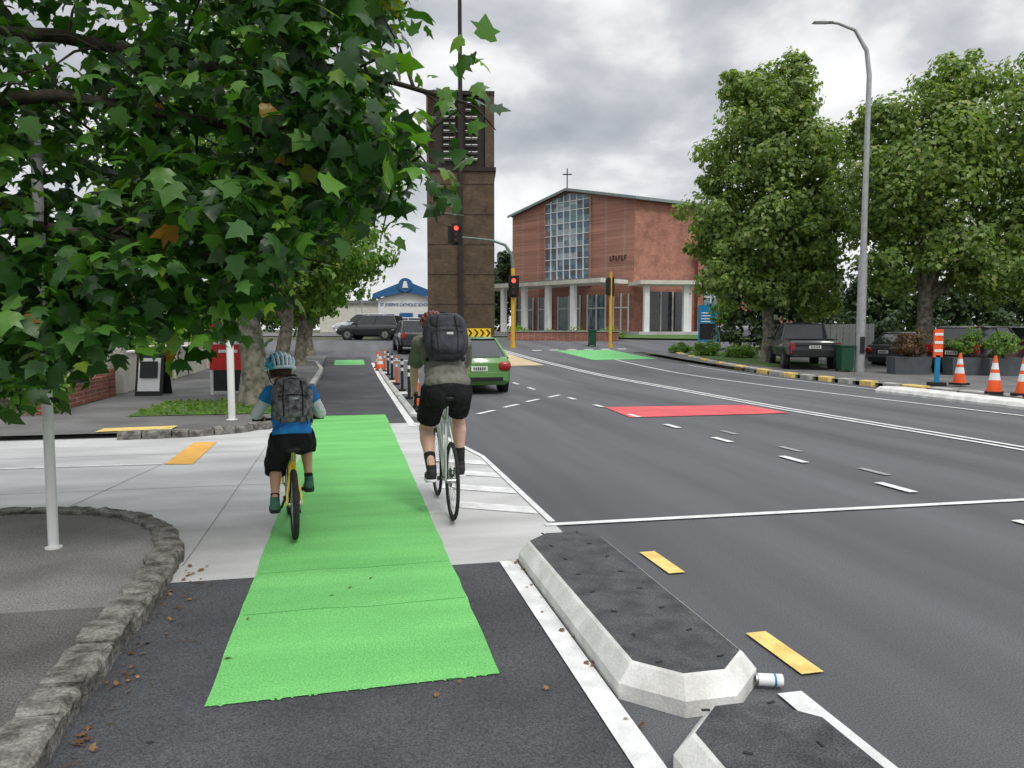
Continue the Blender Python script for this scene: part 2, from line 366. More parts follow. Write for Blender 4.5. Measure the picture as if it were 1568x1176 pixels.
def separator(name,r0,r1,s0,s1,h=.16,ends=.22,low=False):
    bb=B(); e=ends
    def ring(o,z,ee): return [(r0+o,s0+ee+o*.3),(r0+ee+o*.3,s0+o),(r1-ee-o*.3,s0+o),(r1-o,s0+ee+o*.3),(r1-o,s1-ee-o*.3),(r1-ee-o*.3,s1-o),(r0+ee+o*.3,s1-o),(r0+o,s1-ee-o*.3)]
    rings=[(0,-.01,e),(0.0,h*.45,e),(.06,h*.93,e),(.075,h,e)]
    vs=[]
    for o,z,ee in rings:
        for p in ring(o,z,ee): x,y=R(*p); vs.append((x,y,z+gz(y)))
    bb.add(vs,[(8*k+i,8*k+(i+1)%8,8*k+8+(i+1)%8,8*k+8+i) for k in range(3) for i in range(8)],mBlock)
    top=[vs[24+i] for i in range(8)]
    bb.add(top,[tuple(range(8))],mBlock if low else mBlockTop)
    if not low:
        rr=random.Random(int(s0*10))
        for i in range(int((s1-s0)/.3)):
            for q in (r0+.2,r1-.2):
                if r1-r0<.5 and q>r0+.21: continue
                x,y=R(q+rr.uniform(-.02,.02),s0+.2+i*.31); z=h+gz(y)
                bb.box((x,y,z+.002),(.035,.014,.006),mBlack,rz=rr.uniform(0,180)); 
    return bb.obj(name,bevel=.012,seg=3)
separator('concrete_lane_separator',1.16,1.84,2.86,5.32)
separator('concrete_lane_separator',1.16,1.84,.25,2.72)
for s0 in (14.2,18.5,22.8,27.1): separator('concrete_lane_separator',1.14,1.45,s0,s0+3.8,.13,.1)
separator('concrete_island_kerb',13.6,14.5,8,17.6,.14,.3,True)
b=B(); rpoly(b,[(-3.78,12.42),(-2.72,12.55),(-2.72,12.98),(-3.78,12.85)],mYell,.102)
for i in range(14):
    for j in range(5): x,y=R(-3.7+i*.07,12.5+j*.08+i*.007); b.ell((x,y,.103),(.015,.015,.006),mYell,nu=6,nv=3)
b.obj('tactile_paving')
# ------------------------------------------------------------------ foliage
T_BIG=[(0,.36,.0),(0,0,-.02),(.2,-.04,-.04),(.47,.1,-.08),(.36,.3,-.03),(.62,.52,-.12),(.3,.54,-.03),(.2,.7,-.05),(0,1.,-.14),(-.2,.7,-.05),(-.3,.54,-.03),(-.62,.52,-.12),(-.36,.3,-.03),(-.47,.1,-.08),(-.2,-.04,-.04)]
F_BIG=[(0,i,i+1) for i in range(1,14)]+[(0,14,1)]
T_SM=[(0,0,0),(.5,.35,-.06),(.25,.6,0),(0,1,-.12),(-.25,.6,0),(-.5,.35,-.06)]
F_SM=[(0,1,2,3),(0,3,4,5)]
def leaves(name,P,Nrm,size,mat,tmpl,faces,parent=None,seed=0,flat=False):
    r=np.random.default_rng(seed); n=len(P); t=np.array(tmpl); k=len(t)
    Nn=Nrm/np.linalg.norm(Nrm,axis=1)[:,None]
    a=r.normal(size=(n,3)); 
    if not flat: a[:,2]-=.9
    U=a-Nn*(a*Nn).sum(1)[:,None]; U/=np.linalg.norm(U,axis=1)[:,None]; W=np.cross(U,Nn)
    S=size*r.uniform(.6,1.25,n)
    V=P[:,None,:]+S[:,None,None]*(t[None,:,0,None]*W[:,None,:]*r.uniform(.75,1.1,n)[:,None,None]+t[None,:,1,None]*U[:,None,:]+t[None,:,2,None]*Nn[:,None,:]*r.uniform(.2,2.4,n)[:,None,None])
    V=V.reshape(-1,3)
    F=np.concatenate([np.array(f) for f in faces]); lens=np.array([len(f) for f in faces])
    allF=(F[None,:]+(np.arange(n)*k)[:,None]).reshape(-1); allL=np.tile(lens,n); st=np.concatenate([[0],np.cumsum(allL)[:-1]])
    me=bpy.data.meshes.new(name); me.vertices.add(len(V)); me.vertices.foreach_set('co',V.ravel().astype(np.float32))
    me.loops.add(len(allF)); me.loops.foreach_set('vertex_index',allF.astype(np.int32))
    me.polygons.add(len(allL)); me.polygons.foreach_set('loop_start',st.astype(np.int32)); me.polygons.foreach_set('loop_total',allL.astype(np.int32))
    me.materials.append(mat); me.update(calc_edges=True); me.validate()
    o=bpy.data.objects.new(name,me); scn.collection.objects.link(o)
    if parent: o.parent=parent
    return o
def clump_points(blobs,n,seed,sub=.30,nsub=30,shell=(.45,1.03),up=.55,jit=.5,core=.22):
    r=np.random.default_rng(seed); vol=np.array([bl[3]*bl[4]*bl[5] for bl in blobs])**.66; pr=vol/vol.sum()
    P=[];N=[]
    for bl,p in zip(blobs,pr):
        c=np.array(bl[:3]); rad=np.array(bl[3:6]); m=int(n*p); ks=max(4,int(nsub*np.sqrt(rad.mean())))
        mc=int(m*core); m-=mc
        d=r.normal(size=(ks,3)); d/=np.linalg.norm(d,axis=1)[:,None]
        cc=c+d*rad*r.uniform(*shell,(ks,1)); sr=sub*rad.mean()*r.uniform(.55,1.3,ks)
        idx=r.integers(0,ks,m); dd=r.normal(size=(m,3)); dd/=np.linalg.norm(dd,axis=1)[:,None]
        q=cc[idx]+dd*(sr[idx]*r.uniform(.3,1.08,m)**.6)[:,None]*np.array([1,1,.75])
        P.append(q); nn_=dd*.9+d[idx]*.5+np.array([0,0,up])+r.normal(size=(m,3))*jit; N.append(nn_)
        e=r.normal(size=(mc,3)); e/=np.linalg.norm(e,axis=1)[:,None]
        P.append(c+e*rad*(r.uniform(0.05,.62,(mc,1))**.4)); N.append(e+r.normal(size=(mc,3))*.4)
    return np.concatenate(P),np.concatenate(N)
mLeafN=leafmat('near_leaves',[(0,(.016,.05,.011)),(.45,(.03,.095,.017)),(.75,(.062,.165,.025)),(.95,(.115,.26,.035)),(.99,(.2,.3,.04)),(1,(.35,.12,.02))],.4,.36)  # wide range paints bright sunlit leaves among dark ones; yellowed leaves at the end
mLeafM=leafmat('street_leaves',[(0,(.06,.13,.025)),(.5,(.12,.24,.035)),(.9,(.18,.31,.05)),(1,(.28,.33,.07))],.42)
mLeafR=leafmat('plane_tree_leaves',[(0,(.09,.155,.035)),(.5,(.155,.245,.055)),(.88,(.23,.32,.08)),(1,(.34,.36,.13))],.38,.5)
mLeafD=leafmat('hedge_leaves',[(0,(.02,.04,.012)),(.7,(.04,.08,.022)),(1,(.07,.12,.03))],.2)
mLeafRu=leafmat('rust_leaves',[(0,(.10,.05,.03)),(.7,(.16,.08,.04)),(1,(.08,.10,.03))],.2)
mLitter=leafmat('dry_leaves',[(0,(.10,.045,.02)),(.6,(.2,.1,.04)),(1,(.3,.18,.06))],.1)
def tree(name,base,tr,h,blobs,n,size,mat,seed,bark=mBark,limbs=9):
    e=empty(name,base); rnd=random.Random(seed); bb=B(); bx,by,bz=base
    top=(rnd.uniform(-.3,.3),rnd.uniform(-.3,.3),h)
    pts=[(0,0,-.15),(0,0,.25),(rnd.uniform(-.08,.08),0,h*.3),(top[0]*.5,top[1]*.5,h*.65),top]
    bb.tube(pts,[tr*1.5,tr*1.08,tr*.92,tr*.8,tr*.55],bark,14)
    for i in range(limbs):
        bl=blobs[i%len(blobs)]; tx=Vector((bl[0]-bx+rnd.uniform(-.6,.6)*bl[3],bl[1]-by+rnd.uniform(-.6,.6)*bl[4],bl[2]-bz+rnd.uniform(-.3,.7)*bl[5]))
        st=Vector(top)*rnd.uniform(.62,1.0); mid=st.lerp(tx,.5)+Vector((rnd.uniform(-.3,.3),rnd.uniform(-.3,.3),.35))
        bb.tube([st,st.lerp(mid,.5)+Vector((0,0,.1)),mid,tx],[tr*.42,tr*.33,tr*.22,tr*.06],bark,8)
        for k in range(3):
            t2=mid.lerp(tx,rnd.uniform(.1,.8)); t3=t2+Vector((rnd.uniform(-1,1),rnd.uniform(-1,1),rnd.uniform(-.2,1)))*bl[3]*.35
            bb.tube([t2,t3],[tr*.13,tr*.03],bark,5)
    bb.obj('trunk',parent=e)
    P,N=clump_points(blobs,n,seed); P-=np.array(base)
    leaves('foliage',P,N,size,mat,T_SM,F_SM,e,seed)
    return e
def shrub(name,X,Y,r,h,n,mat,seed,size=.12,z0=None):
    z=gz(Y) if z0 is None else z0; e=empty(name,(X,Y,z)); bb=B()
    for i in range(5): bb.tube([(0,0,-.03),(random.uniform(-.4,.4)*r,random.uniform(-.4,.4)*r,h*.6)],[.03,.01],mBarkD,5)
    bb.obj('stems',parent=e)
    P,N=clump_points([(0,0,h*.55,r,r,h*.5)],n,seed,.4,16,(.3,.9)); P[:,2]=np.maximum(P[:,2],.02)
    leaves('foliage',P,N,size,mat,T_SM,F_SM,e,seed)
tree('plane_tree',(11.2,33,gz(33)),.28,4.0,[(11.2,33,5.4,3.0,2.8,2.4),(8.9,33,6.2,1.6,1.8,1.9),(13.2,33,6.4,1.9,2,2.4),(10.6,33,9.0,2.5,2.6,2.1),(12.6,33,9.2,1.9,2,1.9),(11.1,33,11.3,1.9,1.9,1.5),(12.1,33,12.6,1.1,1.1,.9),(9.7,33,12.0,.9,1,.9),(9.3,32.5,4.0,1.5,1.6,1.3),(12.9,32.5,3.6,1.5,1.6,1.4),(11.,32.6,3.4,1.5,1.5,.9)],46000,.21,mLeafR,11)
tree('plane_tree',(15.9,29,gz(29)),.33,4.0,[(15.6,29,8.0,3.0,3,3.0),(18.8,29,9.0,3.0,3,2.8),(13.9,29,6.6,1.7,2,2.3),(13.9,29,9.3,1.3,1.5,1.3),(16,29,5.0,2.6,2.6,1.7),(19.4,28.5,5.2,3,3,2.2),(22,29,7.5,3.2,3,3.6),(20.6,29,10.8,2.0,2,1.5),(16.6,29,10.8,1.5,1.6,1.3),(17.8,27.5,3.7,1.8,1.7,1.1),(14.1,28.4,3.9,1.2,1.2,1.3),(21.5,28,3.6,2,2,1.2)],56000,.20,mLeafR,12)
def LT(s,seed,blobs,n,size=.17,tr=.24,r=-1.95,h=2.7):
    x,y=R(r,s); z=gz(y); tree('street_tree',(x,y,z+.08),tr,h,[(x+a,y+c,z+d,e_,f,g) for a,c,d,e_,f,g in blobs],n,size,mLeafM,seed)
LT(16.6,21,[(-.2,0,5.2,2.6,2.6,2.0),(1.3,-.2,4.2,1.5,1.7,1.1),(-1.8,0,4.2,1.6,1.8,1.2),(.4,.3,6.8,1.8,1.8,1.3),(2.1,.8,5.4,1.3,1.5,1.2)],22000,.17,.29)
LT(24.5,22,[(0,0,5.0,2.7,2.7,2.0),(1.7,0,4.1,1.6,1.7,1.2),(-1.5,0,3.7,1.8,1.8,1.2),(.3,0,3.2,1.8,1.6,.9),(.5,0,6.9,1.8,1.8,1.2)],18000,.19)
LT(32.,23,[(0,0,4.8,2.6,2.7,2.0),(1.5,0,3.9,1.5,1.6,1.2),(-1.3,0,3.5,1.6,1.7,1.1),(.3,0,2.8,1.7,1.5,.8)],13000,.2)
LT(39.5,24,[(-.6,0,4.0,2.1,2.3,1.7),(.3,0,3.0,1.5,1.6,1.1),(-1.,0,2.4,1.6,1.7,1.0)],8000,.22)
tree('cypress_tree',(-1.0,78,1.3),.2,3,[(-1.0,78,5.5,1.4,1.4,3.6),(-.7,78,8,1.0,1,2.2)],5000,.35,mLeafD,31)
def near_tree():
    base=(-5.4,3.9,KH); e=empty('plane_tree',base); bb=B(); rnd=random.Random(5); bv=Vector(base)
    bb.tube([(0,0,-.1),(.02,0,.4),(.05,.05,1.6),(.15,.1,2.6),(.1,.3,4.2)],[.3,.24,.2,.17,.12],mBark,14)
    limbs=[[(-5.2,4.,2.5),(-4.2,4.6,2.95),(-3.,5.1,3.2),(-1.9,5.3,3.05),(-1.2,5.2,2.85),(-.55,5.1,2.75)],
           [(-5.2,4.,2.9),(-4.3,4.8,3.5),(-3.2,5.4,3.7),(-2.2,5.6,3.55),(-1.5,5.3,3.5),(-.85,5.1,3.3),(-.35,5.05,3.15)],
           [(-5.2,4.,2.2),(-4.2,4.9,2.45),(-3.2,5.2,2.35),(-2.3,5.2,2.2),(-1.7,5.2,2.1)],
           [(-5.2,4.,3.6),(-4.2,4.8,4.5),(-3,5.3,4.7),(-1.8,5.6,4.3),(-1.1,5.6,4.0)],
           [(-5.1,4.2,2.0),(-4.3,4.8,2.1),(-3.7,5.1,1.9),(-3.3,5.1,1.6)]]
    for Lm in limbs:
        n=len(Lm); bb.tube([Vector(p)-bv for p in Lm],[.065*(1-.85*i/(n-1)) for i in range(n)],mBarkD,8)
        for i in range(1,n-1):
            for k in range(4):
                p=Vector(Lm[i]).lerp(Vector(Lm[i+1]),rnd.random())-bv; q=p+Vector((rnd.uniform(-.3,.6),rnd.uniform(-.6,.6),rnd.uniform(-.5,.4)))
                bb.tube([p,p.lerp(q,.5)+Vector((0,0,.05)),q],[.014,.009,.003],mBarkD,5)
    bb.obj('trunk_and_branches',parent=e)
    r=np.random.default_rng(77)
    xs=[-6.0,-3.5,-3.25,-2.95,-2.6,-2.2,-1.9,-1.6,-1.25,-.95,-.8]; lo=[1.02,1.06,1.18,1.42,1.52,1.48,1.6,1.95,2.35,2.42,2.75]; hi=[5.2,5.2,5.2,5.2,5.1,5.,5.,4.9,4.8,4.5,4.1]
    K=620; cx=r.uniform(-4.6,-.82,K); cy=r.uniform(4.5,7.0,K)
    l=np.interp(cx,xs,lo); h=np.interp(cx,xs,hi); u=r.uniform(0,1,K); u[:140]=r.uniform(0,.25,140); cz=l+.10+(h-l-.2)*u
    cz=1.65+(cz-1.65)*(cy/5.0); cx=cx*(cy/5.0)
    C=np.stack([cx,cy,cz],1)
    ex=np.array([(-.62,5.1,2.78),(-.5,5.1,2.62),(-.36,5.05,2.9),(-.32,5.05,3.12),(-.45,5.1,3.2),(-.3,5.0,3.42),(-.7,5.1,3.0),(-.75,5.1,2.6),(-.8,5.1,2.4),(-.95,5.1,3.45),(-.85,5.1,3.75)])
    n=12500; idx=r.integers(0,K,n); d=r.normal(size=(n,3))*np.array([.15,.15,.12])
    P=C[idx]+d; N=d*2.0+np.array([.05,-.28,.75])+r.normal(size=(n,3))*.5
    ie=r.integers(0,len(ex),80); de=r.normal(size=(80,3))*.075; P2=ex[ie]+de; N2=de*2+np.array([.1,-.5,.5])+r.normal(size=(80,3))*.4
    P=np.concatenate([P,P2]); N=np.concatenate([N,N2]); keep=P[:,1]>3.9; P=P[keep];N=N[keep]
    leaves('foliage',P-np.array(base),N,.145,mLeafN,T_BIG,F_BIG,e,8)
near_tree()
r_=np.random.default_rng(4); q=[]
for i in range(75):
    s=r_.uniform(1.8,5.6); rr=-1.12+abs(r_.normal())*.07 if r_.random()<.85 else r_.uniform(-2.2,1.1)
    x,y=R(rr,s); q.append((x,y,.018+(KH if rr<-1.3 else 0)))
for i in range(22):
    rr=1.12; s=r_.uniform(2.8,5.3); x,y=R(rr+r_.normal()*.03,s); q.append((x,y,.02))
q=np.array(q); N=np.tile(np.array([[0,0,1.]]),(len(q),1))+r_.normal(size=(len(q),3))*.3
leaves('fallen_leaves',q,N,.032,mLitter,T_BIG,F_BIG,None,3,True)
b=B(); rt=random.Random(6)
for i in range(26):
    r0=rt.choice((-1.08,-1.02,-.9)) +rt.uniform(-.04,.06); s0=rt.uniform(2.2,5.2); a=rt.uniform(0,6.28); l=rt.uniform(.03,.14)
    x,y=R(r0,s0); b.tube([(x,y,.012),(x+l*.5*math.cos(a),y+l*.5*math.sin(a),.016),(x+l*math.cos(a+.3),y+l*math.sin(a+.3),.011)],.0022,mTwig,4)
b.obj('fallen_twigs')
gx=np.array([(*R(r_.uniform(-3.9,-1.4),r_.uniform(14.6,17.6)),.1) for i in range(1600)])
leaves('grass_tufts',gx,np.tile(np.array([[1.,0,.1]]),(1600,1))+r_.normal(size=(1600,3))*.8,.09,mLeafM,T_SM,F_SM,None,5)
def hedge(name,x0,x1,y0,y1,h,n,mat,seed,size=.2):
    r=np.random.default_rng(seed); bl=[]; k=max(2,int(max(abs(x1-x0),abs(y1-y0))/1.6))
    for i in range(k+1):
        t=i/k; x=x0+(x1-x0)*t; y=y0+(y1-y0)*t; hh=h*r.uniform(.8,1.1); bl.append((x,y,gz(y)+hh*.5,1.15,1.0,hh*.55))
    P,N=clump_points(bl,n,seed,.4,20,(.2,.95)); P[:,2]=np.maximum(P[:,2],0); leaves(name,P,N,size,mat,T_SM,F_SM,None,seed)
hedge('hedge',12,36,41,37,5.0,15000,mLeafD,41,.3)  # dark leaf mass added as backdrop for the shaded area under the trees
hedge('hedge',16.5,34,37,34,2.2,9000,mLeafD,47,.22)  # shrubs under the trees, their shade put into the dark leaf colour
hedge('hedge',-11.6,-16.5,18.5,46,2.2,10000,mLeafM,42,.2)
hedge('hedge',-10.6,-18,16.6,15.6,1.5,4000,mLeafM,43,.15)
hedge('distant_trees',-90,-20,150,120,6.5,6000,mLeafD,44,.8)
hedge('distant_trees',14,90,95,120,8,7000,mLeafD,45,.8)
hedge('hedge',.5,6.5,53,51,.9,3000,mLeafM,46,.15)
for i,(X,Y,r,h) in enumerate([(9.5,37,.9,.8),(10.8,35.6,.8,.7),(8.7,39,.7,.6),(-8.9,14.0,.55,.8)]): shrub('shrub',X,Y,r,h,1100,mLeafM,60+i)
tree('sapling_tree',(11.1,40,gz(40)),.04,1.6,[(11.1,40,gz(40)+2.3,.6,.6,.8)],900,.13,mLeafM,66,limbs=4)
# ------------------------------------------------------------------ walls & left side
def wall(name,p0,p1,h,th,mat,cap=None,z=None):
    bb=B(); a=Vector((*R(*p0),0)); c=Vector((*R(*p1),0)); d=c-a; ang=math.degrees(math.atan2(d.y,d.x)); m=(a+c)/2; zz=gz(m.y) if z is None else z
    bb.box((0,0,h/2),(d.length,th,h),mat)
    if cap: bb.box((0,0,h+.03),(d.length+.06,th+.08,.06),cap)
    n=int(d.length/2.6)
    for i in range(n+1): bb.box((-d.length/2+d.length*i/max(1,n),0,h/2+.08),(.3,th+.1,h+.16),mat)
    return bb.obj(name,(m.x,m.y,zz),ang,bevel=.01)
wall('garden_wall',(-5.5,20),(-5.5,37),.95,.2,mCream,mWPaint,.1)
wall('garden_wall',(-5.75,19.6),(-8.6,19.6),.95,.2,mCream,mWPaint,.1)
wall('brick_garden_wall',(-5.6,15.4),(-5.6,19.3),.5,.25,mBrickW,None,.08)
wall('brick_garden_wall',(-5.7,13.0),(-11,13.2),.55,.25,mBrickW,None,.05)
b=B()
for i in range(40):
    x,y=R(-6.4-.02*i,19.9+i*.25); b.box((x,y,.85),(.02,.02,1.5),mBlack,rz=HEAD)
for z in (.5,1.4):
    x,y=R(-6.8,24.8); b.box((x,y,z),(.03,9.8,.05),mBlack,rz=HEAD+4.6)
b.obj('iron_fence')
def house(name,r,s,w,d,h,wallm,roofm):
    x,y=R(r,s); z=gz(y); e=empty(name,(x,y,z),HEAD); b1=B(); b1.box((0,0,h/2),(w,d,h),wallm)
    for k in range(int(h/.18)): b1.box((0,0,.1+k*.18),(w+.03,d+.03,.02),wallm)
    b1.obj('walls',parent=e)
    b2=B(); v=[(-w/2-.5,-d/2-.5,h),(w/2+.5,-d/2-.5,h),(w/2+.5,d/2+.5,h),(-w/2-.5,d/2+.5,h),(0,-d/4,h+2.4),(0,d/4,h+2.4)]
    b2.add(v,[(0,1,4),(1,2,5,4),(2,3,5),(3,0,4,5),(3,2,1,0)],roofm); b2.obj('roof',parent=e)
    b3=B()
    for k in (-.3,.05,.33):
        b3.box((w/2+.02,d*k,h*.55),(.06,1.3,1.4),mWPaint); b3.box((w/2+.06,d*k,h*.55),(.04,1.1,1.2),mGlassD); b3.box((w/2+.09,d*k,h*.55),(.03,.05,1.2),mWPaint)
        b3.box((w*k,-d/2-.02,h*.55),(1.3,.06,1.4),mWPaint); b3.box((w*k,-d/2-.06,h*.55),(1.1,.04,1.2),mGlassD)
    b3.box((w/2+.05,d*.2,1.05),(.08,.95,2.1),mBluePaint)
    b3.obj('windows_and_door',parent=e)
mRoofR=M('terracotta_roof',(.2,.08,.05),None,.9)
house('weatherboard_house',-15.5,26,9,9,3.4,mCream,mRoofR)
# ------------------------------------------------------------------ church
def lerp(a,c,t): return (a[0]+(c[0]-a[0])*t,a[1]+(c[1]-a[1])*t)
ch=empty('brick_church',(0,0,0))
C=(10.,62.); Lf=(0.05,72.); Rt=(15.9,64.6); zb=1.2; ze=12.3; za=13.9; mid=lerp(C,Lf,.5)
b=B()
b.add([(*Lf,zb),(*C,zb),(*C,ze),(*mid,za),(*Lf,ze)],[(0,1,2,3,4)],mBrick)
b.add([(*C,zb),(*Rt,zb),(*Rt,ze-.3),(*C,ze)],[(0,1,2,3)],mBrickS)
b.add([(*Rt,zb),(24,86,zb),(24,86,ze),(*Rt,ze-.3)],[(0,1,2,3)],mBrickS)
b.add([(*Lf,zb),(8,88,zb),(8,88,ze),(*Lf,ze)],[(3,2,1,0)],mBrick)
b.obj('walls',parent=ch)
b=B()
def up(p,z,dx=0,dy=0): return (p[0]+dx,p[1]+dy,z)
Lo=up(Lf,ze+.08,-.5,-.1); Mo=up(mid,za+.12,-.35,-.35); Co=up(C,ze+.12,0,-.6); Ro=up(Rt,ze-.1,.6,-.4)
b.add([Lo,Mo,(14,86,za+.1),(6.5,88,ze+.1)],[(0,1,2,3)],mRoof)
b.add([Mo,Co,Ro,(24.8,86,ze),(14,86,za+.1)],[(0,1,2,3,4)],mRoof)
for a_,c_ in ((Lo,Mo),(Mo,Co),(Co,Ro)):
    b.add([a_,c_,(c_[0],c_[1],c_[2]-.24),(a_[0],a_[1],a_[2]-.24)],[(0,3,2,1)],mFascia)
b.obj('roof',parent=ch)
b=B(); cx,cy=mid[0]-.2,mid[1]-.2; b.box((cx,cy,za+.95),(.09,.09,1.7),mBlack); b.box((cx,cy,za+1.3),(.8,.07,.09),mBlack); b.obj('cross',parent=ch)
fd=Vector((C[0]-Lf[0],C[1]-Lf[1],0)); FL=fd.length; fd.normalize(); fn=Vector((fd.y,-fd.x,0))
if fn.y>0: fn=-fn
fang=math.degrees(math.atan2(fd.y,fd.x))
def FP(u,o,z): p=Vector((Lf[0],Lf[1],0))+fd*u+fn*o; return (p.x,p.y,z)
b=B(); u0,u1=FL*.30,FL*.675; z0=5.9
b.add([FP(u0,.03,z0),FP(u1,.03,z0),FP(u1,.03,ze+.85),FP((u0+u1)/2+.05,.03,za-.25),FP(u0,.03,ze+.75)],[(0,1,2,3,4)],mGlassC)
n=7
for i in range(n+1):
    u=u0+(u1-u0)*i/n; zt=za-.3-abs(u-FL*.5)*.24; b.box(FP(u,.09,(z0+zt)/2),(.07 if i%n else .2,.12,zt-z0),mWPaint if i%n else mBrick,rz=fang)
ZR=(z0,6.9,7.9,8.95,10.0,11.05,12.1,12.9)
for k,z in enumerate(ZR): b.box(FP((u0+u1)/2,.08,z),(u1-u0-.02,.08,.06),mWPaint,rz=fang)
b.box(FP((u0+u1)/2,.16,z0-.15),(u1-u0+.4,.3,.2),mWPaint,rz=fang)
rr=random.Random(9); cg=[M('pane_blue',(.05,.14,.22),None,.1,spec=.8),M('pane_pale',(.36,.45,.48),None,.15,spec=.8),M('pane_brown',(.14,.12,.10),None,.1,spec=.8),M('pane_teal',(.12,.26,.27),None,.12,spec=.8),M('pane_dark',(.03,.05,.07),None,.1,spec=.8)]
for i in range(n):
    for k in range(7):
        for h_ in range(2):
            dz=(ZR[k+1]-ZR[k])/2; ua=u0+(u1-u0)*(i+.5)/n
            pal=[1,1,3,0] if (i in (2,3,4) and k>1) else [0,0,3,4,4,2]  # paler panes towards the centre: the window's reflection painted as pane colour
            if rr.random()<.75: b.box(FP(ua,.05,ZR[k]+dz*(h_+.5)),((u1-u0)/n-.10,.02,dz-.05),cg[rr.choice(pal)],rz=fang)
b.obj('tall_window',parent=ch)
b=B()
for (a0,a1,mt) in ((.04,.20,mGlassD),(.25,.36,mGlassD),(.42,.60,mTeal),(.66,.80,mGlassC),(.86,.97,mBrick)):
    b.box(FP(FL*(a0+a1)/2,.06,3.0),(FL*(a1-a0),.1,3.2),mt,rz=fang)
    for t in (0,.5,1): b.box(FP(FL*(a0+(a1-a0)*t),.14,3.0),(.12,.08,3.3),mWPaint,rz=fang)
    b.box(FP(FL*(a0+a1)/2,.135,3.5),(FL*(a1-a0)-.13,.06,.1),mWPaint,rz=fang)
b.obj('ground_floor_glazing',parent=ch)
b=B()
c0,c1=-6.5,FL-.3
b.box(FP((c0+c1)/2,2.2,5.55),(c1-c0,3.6,.32),mCream,rz=fang); b.box(FP((c0+c1)/2,2.2,5.76),(c1-c0-.3,3.3,.08),mRoof,rz=fang)
for u in (-5.5,-2.9,-.2,2.4,5.0,7.8,10.6): b.box(FP(u,3.5,3.3),(.42,.42,4.18),mWPaint,rz=fang)
b.box(FP(3,2.2,1.32),(19,5,.3),mConc,rz=fang)
b.obj('front_canopy',parent=ch)
b=B()
b.box((12.4,60.6,5.35),(5.4,3.4,.3),mCream,rz=8)
for x,y in ((10.55,59.3),(13.75,59.8),(14.6,62.5)): b.box((x,y,3.2),(.42,.42,4.0),mWPaint,rz=8)
b.box((12.9,63.1,3.0),(4.0,.2,3.6),mGlassD,rz=24)
for t in (-1.9,-.6,.6,1.9): b.box((12.9+t*.91,63.0+t*.4,3.),(.13,.12,3.6),mCream,rz=24)
b.box((12.5,61,1.35),(6,4.5,.3),mConc,rz=8)
b.obj('side_canopy',parent=ch)
b=B()
for k in range(6): b.box(FP(FL*.83+k*.30,.08,7.6+.05*(k%2)),(.06,.06,.4),mBlack,rz=fang); b.box(FP(FL*.83+k*.30+.08,.08,7.6+(.16 if k%2 else -.16)),(.14,.05,.07),mBlack,rz=fang)
b.obj('wall_lettering',parent=ch)
b=B()
b.box((21,66.5,4.6),(10.5,5,6.8),mBrickS); b.box((21,66.4,8.1),(11,5.4,.25),mRoof)
for x in (16.8,18.3,21,24): b.box((x,63.97,4.9),(1.1,.1,4.2),mGlassC); b.box((x,63.9,4.9),(.08,.1,4.2),mWPaint); b.box((x,63.9,4.4),(1.1,.07,.08),mWPaint)
b.obj('side_wing',parent=ch)
tw=empty('bell_tower',(-4.1,61.5,1.25),3)
b=B(); W=5.2
b.box((0,0,6.3),(W,W,12.6),mTower)
b.box((0,0,12.75),(W+.25,W+.25,.3),mTowDark)
b.box((0,0,15.6),(W-.5,W-.5,5.4),mTowDark)
for sx in (-1,1):
    for sy in (-1,1): b.box((sx*(W/2-.35),sy*(W/2-.35),15.65),(.7,.7,5.5),mTower)
b.box((0,0,18.5),(W+.05,W+.05,.3),mTowDark)
b.box((-1.95,-W/2+.15,15.6),(1.0,.3,5.4),mTowDark)
b.obj('shaft',parent=tw)
b=B()
for sx in (-1,1):
    for i in range(9):
        b.box((sx*.85,-W/2+.12,13.5+i*.53),(.9,.25,.07),mSteel if i%3 else mCream,rx=-25)
        b.box((W/2-.12,sx*1.1,13.5+i*.53),(.25,1.2,.07),mSteel)
    b.box((sx*.85,-W/2+.0,15.6),(.05,.06,5.0),mTowDark)
b.obj('belfry_louvres',parent=tw)
b=B(); b.box((0,-W/2-.14,9.3),(.34,.28,18.6),mTowDark); b.tube([(0,-W/2-.14,18),(0,-W/2-.14,33)],[.17,.12],mTowDark,8)
for i in range(5): 
    for sx in (-1,1): b.box((sx*1.4,-W/2-.01,2.4+i*2.3),(2.3,.03,.03),mTowDark)
b.obj('mast',parent=tw)
b=B()
b.add([(-40,57.,gz(57)+.03),(40,57.,gz(57)+.03),(40,64,gz(64)+.03),(-40,64,gz(64)+.03)],[(0,1,2,3)],mPaveF); b.add([(-40,64,gz(64)+.03),(40,64,gz(64)+.03),(40,80,1.32),(-40,80,1.32)],[(0,1,2,3)],mPaveF)
b.obj('church_forecourt')
b=B(); b.add([(5.5,53.,gz(53)+.12),(22,48,gz(48)+.12),(24,57,gz(57)+.12),(8,57.5,gz(57.5)+.12)],[(0,1,2,3)],mGrass); b.obj('lawn')
b=B(); b.box((0,0,.3),(7.5,.3,.7),mBrickW); b.box((0,0,.68),(7.6,.4,.06),mKerbC); b.obj('brick_planter_wall',(3.4,50.8,gz(51)-.05),-10)
sc=empty('school_building',(-12.9,92,1.3),0)
b=B(); b.add([(-3.4,0,0),(3.4,0,0),(3.4,0,4.1),(0,0,5.2),(-3.4,0,4.1)],[(0,1,2,3,4)],mWPaint); b.box((0,5.05,2),(6.7,10,4),mWPaint)
b.obj('walls',parent=sc)
b=B()
